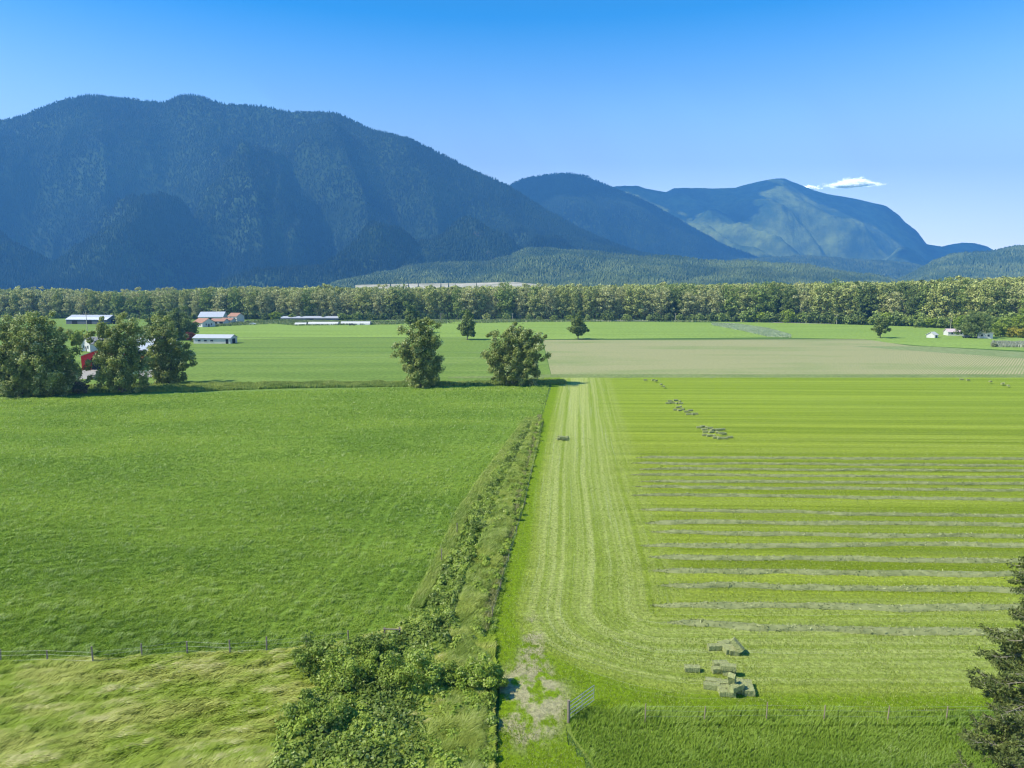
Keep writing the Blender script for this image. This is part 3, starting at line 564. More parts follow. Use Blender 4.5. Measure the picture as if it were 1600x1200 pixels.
ftree(803, 601, 502, [(-.26, 0, .56, .16, .15, .26), (-.06, 0, .64, .17, .16, .26), (.07, 0, .74, .15, .15, .25), (.22, 0, .5, .17, .16, .3), (.34, 0, .62, .09, .1, .18), (0, 0, .35, .36, .25, .26), (-.04, 0, .16, .30, .24, .15)], 'broad many-stemmed poplar clump at the far end of the hedge', m_leaf_pop, 300, 60000, .23, stems=((-.25, 0, .6), (.3, 0, .65), (.1, .05, .8), (-.1, -.05, .75)), **gpop)
ftree(645, 520, 474, [(0, 0, .68, .15, .15, .30), (0, 0, .45, .22, .2, .28)], 'dark slender tree standing behind the windblown single poplar', m_leaf_dark, 60, 9000, .42, .08, name='broadleaf_tree')
ftree(730, 531, 485, [(0, 0, .7, .13, .13, .26), (.02, 0, .42, .24, .22, .28)], 'small dark pear-shaped tree standing alone between the two nearer poplars', m_leaf_dark, 60, 9000, .38, .08, name='broadleaf_tree')
ftree(903, 530, 487, [(0, 0, .78, .10, .10, .2), (0, 0, .58, .22, .2, .22), (0, 0, .36, .36, .32, .17)], 'small dark cone-shaped tree standing alone at the edge of the ploughed field', m_leaf_dark, 70, 9000, .38, .07, name='broadleaf_tree')
ftree(1375, 528, 492, [(0, 0, .65, .28, .26, .28), (0, 0, .42, .33, .3, .22)], 'small round-crowned dark tree alone in the right-hand meadow', m_leaf_dark, 60, 8000, .36, .08, name='broadleaf_tree')
ftree(268, 531, 481, [(-.38, 0, .5, .38, .35, .35), (.1, 0, .62, .42, .4, .34), (.45, 0, .42, .36, .35, .36), (0, 0, .3, .7, .5, .28)], 'broad dark-green spreading tree behind the farm poplars', m_leaf_dark, 150, 26000, .34, .10, name='broadleaf_tree')
ftree(125, 548, 515, [(0, 0, .6, .34, .3, .36)], 'bright green round tree beside the small white house', m_leaf_lime, 40, 6000, .3, .1, name='broadleaf_tree')
ftree(212, 545, 512, [(0, 0, .6, .22, .2, .36)], 'small olive tree between the farm poplars and the spreading tree', m_leaf_grey, 40, 6000, .3, .1, name='broadleaf_tree')
ftree(298, 534, 519, [(0, 0, .6, .5, .4, .4)], 'low copper-red shrub at the left end of the white-roofed shed', m_leaf_red, 26, 3000, .22, .14, name='shrub', cat='shrub')
ftree(306, 535, 526, [(0, 0, .5, .6, .5, .4)], 'low green shrub in front of the copper-red one', m_leaf_mid, 20, 1500, .22, .16, name='shrub', cat='shrub')
ftree(124, 615, 595, [(0, 0, .5, .65, .5, .4)], 'pinkish flowering bush at the foot of the dark poplar left of the red barn', foliage('blossom', (.08, .11, .05), (.14, .13, .08), (.5, .36, .34), .2, .5), 30, 4000, .16, .15, name='shrub', cat='shrub')
ftree(1523, 528, 484, [(-.12, 0, .5, .34, .3, .36), (.14, 0, .6, .33, .3, .36), (0, 0, .3, .5, .4, .26)], 'large dark tree between the two white houses on the right', m_leaf_dark, 100, 15000, .34, .1, name='broadleaf_tree')
for (px, b, t, mt, lb, w) in ((1455, 512, 496, m_leaf_lime, 'wide low yellow-green tree in front of the wood, left of the utility pole', .9), (1436, 512, 498, m_leaf_mid, 'low rounded bush at the left of the wide yellow-green tree', .6), (1476, 513, 495, m_leaf_mid, 'green bush right of the wide yellow-green tree', .7), (1500, 516, 493, m_leaf_lime, 'yellow-green tree behind the long white house', .55),
    (1563, 526, 500, m_leaf_lime, 'yellow-green rounded tree right of the pink-roofed house', .6), (1592, 526, 486, m_leaf_lime, 'tall bright green tree at the right edge of the photo', .42), (1583, 527, 510, m_leaf_yel, 'golden-yellow shrub at the foot of the bright green tree', .7), (1548, 520, 492, m_leaf_mid, 'grey-green tree behind the pink-roofed house', .45), (1597, 528, 512, m_leaf_yel, 'golden-yellow shrub at the right edge of the photo', .6), (1626, 528, 490, m_leaf_lime, 'bright green tree just past the right edge', .4)):
    ftree(px, b, t, [(0, 0, .58, w * .8, w * .7, .38), (w * .3, 0, .45, w * .6, w * .5, .3), (-w * .35, 0, .42, w * .5, w * .5, .3)], lb, mt, 40, 5000, .34, .12, name='broadleaf_tree' if b - t > 18 else 'shrub', cat='tree' if b - t > 18 else 'shrub')
for px, b, t, lb in ((520, 1062, 1000, 'dense dark-leaved bramble bush bulging into the straw grass, the largest one'), (575, 1050, 1003, 'bramble bush just right of the largest one, touching the fence rail'), (545, 1085, 1035, 'low bramble bush in the straw grass below the largest one'), (640, 1085, 1024, 'tall bramble bush in the middle of the near thicket'), (500, 1150, 1098, 'bramble bush at the lower left foot of the near thicket'), (745, 1085, 1042, 'pale-leaved bush at the right edge of the near thicket beside the lane')):
    h = ht(px, b, t); w = .55
    tree('bramble_bush', lb, 'bush', at(px, b - 6), h, [(0, 0, .5, .75, .6, .42), (.4, .1, .4, .5, .45, .35), (-.4, 0, .38, .5, .45, .33)], 60, .17, 13000, .085, m_bram if px != 745 else m_bram2, limbs=6, trunk_h=.5, trunk_r=.03)
# near conifer with sparse drooping sprays
cx, cy = P(1655, 900, 30)[:2]; H = 19.2; rt = empty('conifer', (cx, cy, 0)); tag(rt, 'ragged dark conifer with pale bare twigs, cut off by the right edge', 'tree')
mb = MB(); mb.tube([(0, 0, 0), (.1, 0, 8), (0, .1, 14), (0, 0, H)], [.32, .22, .12, .02], 9); mb.build('trunk', m_bark, rt)
br = MB(); LC = []; LT = []
for i in range(185):
    z = H * (.12 + .87 * (i / 185) ** .9); L = max(.25, 4.3 * (1 - z / H) ** .75) * (.55 + .5 * rng.random()); a = rng.random() * 6.283
    d = np.array([math.cos(a), math.sin(a), 0]); pts = []
    for t in np.linspace(0, 1, 6): pts.append(np.array([0, 0, z]) + d * L * t + np.array([0, 0, (.10 * t - .32 * t * t + .20 * t ** 4) * L * 1.1]) + rng.normal(size=3) * .05 * t)
    br.tube(pts, [.035 * (1 - .75 * t) for t in np.linspace(0, 1, 6)], 4)
    for t in np.linspace(.22, 1, max(4, int(L * 4.5))):
        k = min(4, int(t * 5)); p = pts[k] + (pts[k + 1] - pts[k]) * (t * 5 - k if k < 5 else 0)
        for sd_ in (-1, 1):
            if rng.random() < .22: continue
            sdir = np.array([-d[1], d[0], 0]) * sd_ * .8 + d * .5 + np.array([0, 0, rng.normal() * .25 - .05]); ll = L * .28 * (1.2 - t * .6) * (.5 + .8 * rng.random()); e = p + sdir * ll
            br.tube([p, (p + e) / 2 + np.array([0, 0, .03]), e], [.010, .008, .004], 3)
            nn = max(8, int(85 * ll)); tt = rng.random((nn, 1)) ** .7; LC.append(p + (e - p) * (.25 + .85 * tt) + rng.normal(size=(nn, 3)) * .06 + np.array([0, 0, -.03])); LT.append(np.full(nn, rng.random()))
br.build('branches', simple('conifer_twig', (.24, .22, .17), .9, .2, 4), rt)
LC = np.concatenate(LC); LT = np.concatenate(LT)
V, Fq = leaves(LC, rng.normal(size=LC.shape) + np.array([0, 0, .6]), .055 + .05 * rng.random(len(LC)), .4)
link('crown', mesh_np('crown', V, Fq, {'tint': ('FACE', np.clip(.5 * LT + .5 * rng.random(len(LC)), 0, 1))}), m_conif, rt)
# ------------------------------------------------------------------ belt of trees behind the fields
protos = []
bmats = [m_leaf_beige, m_leaf_grey, m_leaf_mid, m_leaf_dark, m_leaf_beige, m_leaf_grey, m_leaf_grey, m_leaf_mid]
for k in range(8):
    w_ = .19 + .05 * rng.random(); E = [(0, 0, .72, w_, w_, .26), (.05 * rng.normal(), 0, .5, w_ * 1.15, w_ * 1.1, .3), (w_ * .6, 0, .55, w_ * .7, w_ * .7, .28), (-w_ * .6, 0, .48, w_ * .7, w_ * .7, .28), (0, 0, .26, w_ * .95, w_ * .95, .22)]
    E = [tuple(v * 26 for v in e) for e in E]; me, C = crown_mesh(E, 80, 26 * .07, 6500, .5); me.materials.append(bmats[k])
    t = trunk_mb(22, .42, C, 7); tm = bpy.data.meshes.new('trunk'); tm.from_pydata(t.v, [], t.f); tm.materials.append(m_bark); protos.append((me, tm))
bush_p = []
for k, mt in enumerate((m_leaf_mid, m_leaf_dark, m_leaf_lime, m_leaf_grey)):
    me, C = crown_mesh([(0, 0, 2.6, 3.6, 3, 2.4), (2.2, 0, 2, 2.4, 2.4, 1.9), (-2.2, 0, 2, 2.4, 2.4, 1.9)], 34, .95, 1700, .42); me.materials.append(mt); bush_p.append(me)
edge = [(-420, 493.5), (-200, 494), (0, 496), (200, 498), (400, 499), (700, 499.3), (900, 499.8), (1100, 501), (1250, 503.5), (1400, 508), (1500, 512), (1600, 516), (1750, 522), (2000, 532)]
ex = [e[0] for e in edge]; ey = [e[1] for e in edge]
tops = [(-420, 452), (0, 450), (180, 455), (400, 448), (600, 449), (900, 445), (1200, 443), (1400, 441), (1600, 434), (2000, 428)]
def section(px):
    for a, s in ((70, 'beyond the leftmost farm poplar'), (180, 'behind the long grey-roofed barn'), (290, 'behind the broad spreading farm tree'), (390, 'behind the orange roofs'), (590, 'behind the low white tunnels'), (700, 'behind the single leaning poplar'), (860, 'behind the many-stemmed poplar clump'), (1000, 'behind the small cone-shaped tree'), (1180, 'left of the grey crop strip'), (1320, 'above the grey crop strip'), (1450, 'behind the round-crowned meadow tree'), (9999, 'behind the white houses on the right')):
        if px < a: return s
def kindname(k): return ['pale beige-green', 'grey-green', 'mid-green', 'dark green', 'pale beige-green', 'grey-green', 'grey-green', 'mid-green'][k]
def belt_tree(px, dy, row):
    b = np.interp(px, ex, ey); x, y = G(px, b); y += dy; x *= y / (y - dy)
    tp = np.interp(px, [t[0] for t in tops], [t[1] for t in tops]) + rng.normal() * 3.6 + (2.5 if row == 0 else 0)
    if row == 0 and rng.random() < .15: tp += 9 * rng.random()
    h = P(px, tp, y)[2] - 0; k = rng.choice(8, p=[.2, .18, .1, .05, .17, .13, .12, .05] if px < 1000 else [.07, .12, .2, .16, .09, .12, .08, .16])
    s = h / 26; root = empty('cottonwood', (x, y, 0), rng.random() * 6.28); root.scale = (s * (.85 + .35 * rng.random()),) * 2 + (s,)
    cn = kindname(k)
    if row == 0: tag(root, f'{cn} front-row cottonwood {section(px)}', 'tree', f'{cn} front-row cottonwoods {section(px)}')
    else: tag(root, f'{cn} back-row cottonwood {section(px)}', 'tree', f'{cn} back-row cottonwoods {section(px)}')
    c = bpy.data.objects.new('crown', protos[k][0]); S.collection.objects.link(c); c.parent = root
    c = bpy.data.objects.new('trunk', protos[k][1]); S.collection.objects.link(c); c.parent = root
px = -60
while px < 1680:
    belt_tree(px, rng.random() * 5, 0); px += 17 + 9 * rng.random() + (3 if px > 1200 else 0)
px = -60
while px < 1680: belt_tree(px, 12 + rng.random() * 8, 1); px += 13 + 5 * rng.random()
px = -60
while px < 1680:
    b = np.interp(px, ex, ey) + .8; x, y = G(px, b); k = rng.choice(4, p=[.45, .3, .12, .13]); o = bpy.data.objects.new('shrub', bush_p[k]); S.collection.objects.link(o)
    s = .6 + .6 * rng.random() + (.5 if px > 1150 else 0); o.location = (x, y, 0); o.scale = (s, s, s * (.8 + .5 * rng.random())); o.rotation_euler = (0, 0, rng.random() * 6)
    nm = ['mid-green', 'dark green', 'yellow-green', 'grey-green'][k]; tag(o, f'{nm} shrub at wood foot {section(px)}', 'shrub', f'{nm} shrubs at the foot {section(px)}')
    px += 9 + 14 * rng.random() if px > 1000 else 14 + 22 * rng.random()
# the mass of the wood behind the first two rows
Vs = []; Fs = []; Ts = []; nV = 0
for px in np.arange(-80, 1700, 7.0):
    b = np.interp(px, ex, ey); x, y = G(px, b)
    for dep in (30, 48, 70, 100) + ((140, 190) if px > 1000 else ()):
        yy = y + dep + rng.random() * 10; xx = x * yy / y + rng.normal() * 3; tp = np.interp(px, [t[0] for t in tops], [t[1] for t in tops]) + 1 + rng.normal() * 1.6 - (1 if px > 1250 else 0)
        h = min(P(px, tp, yy)[2], 36); nl = 420; d = rng.normal(size=(nl, 3)); d /= np.linalg.norm(d, axis=1, keepdims=True); C = np.array([xx, yy, h * .62]) + d * np.array([5, 5, h * .36]) * (.75 + .3 * rng.random((nl, 1)))
        v_, f_ = leaves(C, d + rng.normal(size=(nl, 3)) * .6, .8 + .4 * rng.random(nl)); Vs.append(v_); Fs.append(f_ + nV); nV += len(v_); Ts.append(np.clip(rng.random() * .5 + .5 * rng.random(nl), 0, 1))
tag(link('woodland', mesh_np('woodland', np.concatenate(Vs), np.concatenate(Fs), {'tint': ('FACE', np.concatenate(Ts))}), m_leaf_grey), kind='stuff')
# ------------------------------------------------------------------ buildings
m_white = simple('white_paint', (.52, .52, .50), .7, .05, 1); m_greyroof = simple('grey_metal_roof', (.36, .38, .42), .45, .08, 1, .4, stretch=(6, .3, 1)); m_wroof = simple('white_metal_roof', (.42, .44, .47), .45, .05, 1, .4, stretch=(6, .3, 1))
m_red = simple('red_barn_boards', (.50, .035, .03), .75, .15, 2, stretch=(6, 6, .4)); m_dark = simple('dark_opening', (.02, .02, .022), .9, .1); m_orange = simple('orange_tiles', (.32, .17, .115), .85, .12, 3); m_shingle = simple('weathered_shingle', (.30, .28, .26), .9, .15, 2)
m_dwall = simple('dark_wall_boards', (.10, .11, .13), .8, .15, 2); m_cream = simple('cream_wall', (.55, .52, .45), .8, .08, 2); m_glass = NT('window_glass').surf((.04, .05, .07), .1, None, .5); m_stone = simple('pale_wall', (.48, .48, .44), .8, .1, 2); m_pink = simple('pinkish_roof', (.50, .40, .40), .8, .1, 2); m_lroof = simple('light_roof_band', (.50, .52, .56), .5, .06, 1, .4)
def gable(name, label, px, base, L, D, hw, hr, rz, wm, rm, axis='x', parts=(), over=.4, cat='building', rm2=None):
    """ridge runs along local x; local -y faces the viewer. parts: (kind, face, u, z0, w, h)"""
    x, y = G(px, base); root = empty(name, (x, y + D / 2, 0), R(rz)); tag(root, label, cat); l = L / 2; d = D / 2
    w = MB(); w.add([(-l, -d, 0), (l, -d, 0), (l, d, 0), (-l, d, 0), (-l, -d, hw), (l, -d, hw), (l, d, hw), (-l, d, hw), (-l, 0, hw + hr), (l, 0, hw + hr)],
                    [(0, 1, 5, 4), (2, 3, 7, 6), (1, 2, 6, 9, 5), (3, 0, 4, 8, 7), (3, 2, 1, 0)]); w.build('wall', wm, root)
    e = over; k = hr / d; a = l + e; r_ = MB(); t = .14
    for s in (-1, 1):
        y1 = s * (d + e); z1 = hw - e * k
        r_.add([(-a, 0, hw + hr + .03), (a, 0, hw + hr + .03), (a, y1, z1 + .03), (-a, y1, z1 + .03), (-a, 0, hw + hr + .03 + t), (a, 0, hw + hr + .03 + t), (a, y1, z1 + .03 + t), (-a, y1, z1 + .03 + t)], [(0, 1, 2, 3), (7, 6, 5, 4), (0, 4, 5, 1), (1, 5, 6, 2), (2, 6, 7, 3), (3, 7, 4, 0)])
    ro = r_.build('roof', rm, root)
    if rm2:   # lighter sheets on the lower half of the near slope
        z0 = hw - e * k + .03 + t + .01; zm = hw + hr * .45 + t + .04; ym = -(d * .55)
        MB().add([(-a, -(d + e), z0), (a, -(d + e), z0), (a, ym, zm), (-a, ym, zm), (-a, -(d + e), z0 + .05), (a, -(d + e), z0 + .05), (a, ym, zm + .05), (-a, ym, zm + .05)], [(4, 5, 6, 7), (0, 1, 5, 4), (1, 2, 6, 5), (2, 3, 7, 6), (3, 0, 4, 7)]).build('roof_sheet', rm2, root)
    for kd, face, u, z0, ww, hh in parts:
        b = MB(); m_ = {'window': m_glass, 'door': m_dark, 'opening': m_dark}[kd]
        if face == 'f': b.box(u - ww / 2, u + ww / 2, -d - .06, -d + .02, z0, z0 + hh)
        elif face == 'r': b.box(l - .02, l + .06, u - ww / 2, u + ww / 2, z0, z0 + hh)
        else: b.box(-l - .06, -l + .02, u - ww / 2, u + ww / 2, z0, z0 + hh)
        o = b.build(kd, m_, root)
        if kd == 'window':
            fr = MB(); q = .1
            for (u0, u1, a0, a1) in ((u - ww / 2 - q, u + ww / 2 + q, z0 - q, z0), (u - ww / 2 - q, u + ww / 2 + q, z0 + hh, z0 + hh + q), (u - ww / 2 - q, u - ww / 2, z0, z0 + hh), (u + ww / 2, u + ww / 2 + q, z0, z0 + hh)):
                if face == 'f': fr.box(u0, u1, -d - .1, -d + .01, a0, a1)
                elif face == 'r': fr.box(l - .01, l + .1, u0, u1, a0, a1)
                else: fr.box(-l - .1, -l + .01, u0, u1, a0, a1)
            fr.build('frame', m_white, o)
    return root
W = lambda f, u, z, w=1.0, h=1.2: ('window', f, u, z, w, h)
gable('barn', 'red barn with a wide dark opening and weathered grey roof between two poplars', 151, 577, 13, 11, 4.4, 2.0, 108, m_red, m_shingle, parts=(('opening', 'l', 1.3, 0, 2.8, 3.7),), cat='barn')
gable('farmhouse', 'small white gabled house behind the red barn', 143, 549, 8.5, 7.5, 3.2, 2.4, 55, m_white, m_shingle, parts=(W('l', -2, 1.2), W('l', 1.4, 1.2), W('f', -1.5, 1.2), W('f', 1.8, 1.2), ('door', 'l', -.3, 0, .9, 2)), cat='house')
gable('farm_shed', 'white-roofed farm shed glimpsed between two poplars with a red-brown base', 233, 565, 12, 14, 3.4, 3.2, 15, m_red, m_wroof, parts=(('door', 'f', 2, 0, 2, 2.4),), cat='shed')
gable('farm_shed', 'partly hidden white-roofed shed just behind the one with the red-brown base', 222, 552, 16, 12, 3.2, 3.0, -8, m_stone, m_wroof, parts=(('door', 'f', -4, 0, 2, 2.4),), cat='shed')
gable('farm_shed', 'long low shed with a white metal roof standing alone in the meadow', 332, 537, 17.5, 7, 2.6, 1.3, -4, m_stone, m_wroof, parts=(W('f', -6, 1.0, 1.4, .8), W('f', -3, 1.0, 1.4, .8), W('f', 0, 1.0, 1.4, .8), ('door', 'f', 7.2, 0, 1.2, 2.1), ('opening', 'r', 0, 0, 3, 2.2)), cat='shed')
gable('long_barn', 'long grey-roofed barn in front of the tree belt on the left', 137, 506.5, 31, 13, 3.2, 2.9, -7, m_dwall, m_greyroof, rm2=m_lroof, parts=(('opening', 'f', -9, 0, 4, 2.5), ('opening', 'f', 2, 0, 4, 2.5), ('opening', 'r', 0, 0, 4, 3.2)), cat='barn')
gable('large_barn', 'large barn with a wide pale metal roof behind the orange-roofed houses', 322, 503, 17, 27, 3.6, 3.4, 14, m_stone, m_wroof, parts=(('opening', 'f', 0, 0, 4, 3),), cat='barn')
gable('farmhouse', 'orange-roofed white house in front of the large pale barn', 314, 511, 9, 10, 2.8, 2.6, -28, m_white, m_orange, parts=(W('f', 0, 1, 1.2, 1.2), W('r', 2, 1), W('r', -2, 1), ('door', 'r', 0, 0, 1, 2)), cat='house')
gable('farm_shed', 'low open-fronted shed with pale orange roof between the orange-roofed buildings', 340, 507.5, 10, 7, 2.5, 1.5, -6, m_cream, m_orange, parts=(('opening', 'f', -2, 0, 4, 2), ('opening', 'f', 3, 0, 2.5, 2)), cat='shed')
gable('farm_shed', 'dark-fronted shed with orange roof right of the low open-fronted one', 354, 506, 8, 7, 2.6, 1.4, -6, m_cream, m_orange, parts=(('opening', 'f', 0, 0, 5, 2.1),), cat='shed')
gable('farmhouse', 'tall house with a rusty orange roof at the right end of the farm cluster', 366, 504, 8, 8, 4.6, 2.2, -20, m_cream, m_orange, parts=(W('f', -1.8, 2.6), W('f', 1.6, 2.6), ('door', 'f', 0, 0, 1, 2)), cat='house')
gable('long_barn', 'very long low dark-roofed barn against the tree belt left of centre', 484, 500.3, 45, 8, 1.6, 1.3, 0, m_dwall, m_greyroof, parts=(('opening', 'f', 0, 0, 6, 1.4),), cat='barn')
def tunnel(label, px0, px1, base, hh):
    a, b = G(px0, base), G(px1, base); L = b[0] - a[0]; root = empty('tunnel_greenhouse', (a[0], a[1], 0)); tag(root, label, 'greenhouse'); mb = MB(); m_ = 10; vs = []
    for i in range(13):
        for k in range(m_ + 1):
            t = math.pi * k / m_; vs.append((L * i / 12, 3 - 3 * math.cos(t), hh * math.sin(t) ** .8))
    fs = [(i * (m_ + 1) + k, (i + 1) * (m_ + 1) + k, (i + 1) * (m_ + 1) + k + 1, i * (m_ + 1) + k + 1) for i in range(12) for k in range(m_)]
    fs += [tuple(range(m_ + 1)), tuple(12 * (m_ + 1) + k for k in range(m_, -1, -1))]; mb.add(vs, fs); mb.build('cover', m_white, root)
    MB().box(L + .0, L + .06, 2.2, 3.8, 0, 1.7).build('door', m_dark, root)
tunnel('short white tunnel greenhouse, leftmost of the three in a row', 460, 478, 508, 1.6)
tunnel('long white tunnel greenhouse, the middle of the three in a row', 481, 528, 508, 2.1)
tunnel('white tunnel greenhouse, rightmost of the three in a row', 532, 578, 507.6, 2.2)
gable('house', 'small pink house in the trees above the distant left hillside foot', 0, 0, 1, 1, 1, 1, 0, m_white, m_pink) if False else None
gable('shed', 'small white shed leaning in the right-hand meadow', 1460, 528, 3.6, 4, 1.6, 1.3, 35, m_white, m_stone, parts=(('door', 'f', 0, 0, .9, 1.5),), cat='shed')
gable('farmhouse', 'long low white house left of the large dark tree', 1498, 524.5, 9.5, 6, 2.0, 1.4, -10, m_white, m_pink, parts=(W('f', -2.8, .8, .9, .9), W('f', -.6, .8, .9, .9), W('f', 1.6, .8, .9, .9), ('door', 'f', 3.4, 0, .9, 1.8)), cat='house')
gable('farmhouse', 'white house with a pinkish roof right of the large dark tree', 1545, 529, 6, 6.5, 2.8, 1.9, 60, m_white, m_pink, parts=(W('l', -1.4, 1, .9, 1), W('l', 1.4, 1, .9, 1), ('door', 'f', 0, 0, .9, 1.9)), cat='house')
# parked cars by the farm road
def car(px, base, rz, label, col):
    x, y = G(px, base); root = empty('parked_car', (x, y, 0), R(rz)); tag(root, label, 'car'); b = MB()
    pr_ = [(-2.1, .45), (-2.1, .85), (-1.5, .95), (-1.0, 1.42), (.5, 1.45), (1.1, .95), (2.1, .8), (2.1, .42)]; vs = [(a, -.85, z) for a, z in pr_] + [(a, .85, z) for a, z in pr_]; n_ = len(pr_)
    b.add(vs, [tuple(range(n_)), tuple(range(2 * n_ - 1, n_ - 1, -1))] + [(i, i + n_, (i + 1) % n_ + n_, (i + 1) % n_) for i in range(n_)]); b.build('body', simple('car_paint', col, .3, .02, spec=.5), root)
    g = MB()
    for s in (-1, 1): g.add([(-1.3, .87 * s, .97), (-.95, .87 * s, 1.36), (.45, .87 * s, 1.38), (.9, .87 * s, .97)], [(0, 1, 2, 3)])
    g.build('window', m_glass, root)
    for xx in (-1.35, 1.35):
        for yy in (-.8, .8): MB().tube([(xx, yy - .1, .34), (xx, yy + .1, .34)], .34, 12).build('wheel', m_dark, root)
car(395, 507.5, 5, 'white car parked by the farm road right of the orange-roofed buildings', (.75, .75, .75))
car(388, 504, 12, 'dark car parked behind the white car by the farm road', (.05, .06, .08))
car(1511, 528, 0, 'dark car parked under the large dark tree on the right', (.04, .05, .06))
car(550, 508.6, 8, 'dark car parked in front of the rightmost white tunnel', (.06, .06, .07))
# utility poles
for px, b, t, lb in ((1055, 502.5, 489, 'utility pole in front of the wood, left of the grey crop strip'), (1198, 503.5, 489, 'utility pole in front of the wood, above the grey crop strip'), (1307, 506.5, 491, 'utility pole in front of the wood, left of the round-crowned meadow tree'), (1485, 515, 498, 'utility pole just left of the long white house'), (689, 500.5, 489, 'utility pole against the tree belt right of the single leaning poplar'), (801, 500.5, 489, 'utility pole against the tree belt above the many-stemmed poplar clump'), (139, 549, 487, 'tall utility pole by the small white house')):
    x, y = G(px, b); h = P(px, t, y)[2]; root = empty('utility_pole', (x, y, 0)); tag(root, lb, 'utility pole')
    MB().tube([(0, 0, 0), (0, 0, h)], [.16, .11], 7).build('pole', m_postp, root); MB().box(-1.1, 1.1, -.06, .06, h - .8, h - .65).build('crossarm', m_post, root)
    for s in (-.95, .95): MB().tube([(s, 0, h - .65), (s, 0, h - .45)], .06, 6).build('insulator', m_white, root)
# crop strip, pale reeds, small weeds along the far meadow
A = scatter(poly_world([(1112, 504.5), (1150, 506), (1200, 513), (1236, 523), (1236, 527.5), (1200, 526.5), (1160, 517), (1112, 508)]), 14000, .2, (1100, 1250))
blades('netted_crop', A, 0, rng.random(len(A)) * 6, .15 + .2 * rng.random(len(A)), .4 + .3 * rng.random(len(A)), .3 + .2 * rng.random(len(A)), rng.random(len(A)), grass_mat('netted_crop_blades', (.28, .36, .18), (.36, .43, .24), (.5, .54, .38), .2, .1))
A = scatter(poly_world([(1548, 541), (1560, 542.5), (1800, 545), (1800, 537), (1550, 536)]), 12000, .3, (1500, 1850))
blades('pale_reeds', A, 0, rng.random(len(A)) * 6, .15 + .2 * rng.random(len(A)), .8 + .9 * vn(A[:, 0] * .35, A[:, 1] * .3, 4), .2 + .2 * rng.random(len(A)), rng.random(len(A)), grass_mat('reed_blades', (.24, .27, .17), (.33, .35, .24), (.48, .48, .38), .2, .4))
ftree(1553, 542, 535, [(0, 0, .5, .5, .5, .45)], 'pale yellow-green shrub at the left end of the pale reeds', foliage('pale_leaves', (.25, .28, .14), (.34, .37, .2), (.48, .48, .3), .2, .5), 20, 1800, .16, .16, name='shrub', cat='shrub')
A = scatter(poly_world([(300, 512), (430, 506), (460, 509), (620, 507), (846, 503), (1110, 503), (1110, 500.5), (846, 499.5), (440, 500.5), (300, 505)]), 30000, .1, (280, 1120))
A = A[fbm(A[:, 0] * .03, A[:, 1] * .05, 81, 3) > .47]
blades('field_edge_weeds', A, 0, rng.random(len(A)) * 6, .3 + .3 * rng.random(len(A)), .5 + 1.3 * vn(A[:, 0] * .1, A[:, 1] * .1, 9), .35 + .3 * rng.random(len(A)), rng.random(len(A)), grass_mat('weed_blades', (.12, .18, .04), (.20, .25, .08), (.34, .36, .18), .2, .05))
# ------------------------------------------------------------------ mountains
n = NT('forest_floor'); v = n.pos(); g = n.noise(v, .003, 5, .6); f = n.noise(v, .03, 5, .7)
col = n.mix(n.rng(g, .35, .65), (.014, .034, .018), (.06, .10, .035)); col = n.mix(n.rng(n.noise(v, .0035, 6, .7), .66, .74, 0, .8), col, (.13, .11, .10)); col = n.mix(n.rng(f, .3, .7, 0, .4), col, (.045, .06, .028))
m_mtn = n.surf(col, .95, n.bump(f, .5, 12), .05)
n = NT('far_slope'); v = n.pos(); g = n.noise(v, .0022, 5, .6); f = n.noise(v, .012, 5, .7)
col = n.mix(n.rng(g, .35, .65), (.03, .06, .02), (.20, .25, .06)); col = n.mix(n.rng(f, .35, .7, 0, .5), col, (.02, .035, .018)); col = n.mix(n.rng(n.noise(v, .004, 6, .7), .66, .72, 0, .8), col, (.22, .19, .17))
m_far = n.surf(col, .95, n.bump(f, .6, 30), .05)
m_con = foliage('hill_conifers', (.007, .024, .016), (.032, .062, .026), (.08, .12, .05), 0, .0035, .1, .75)
m_conF = foliage('foothill_trees', (.05, .085, .03), (.12, .155, .045), (.22, .26, .09), 0, .006, .1, .7)
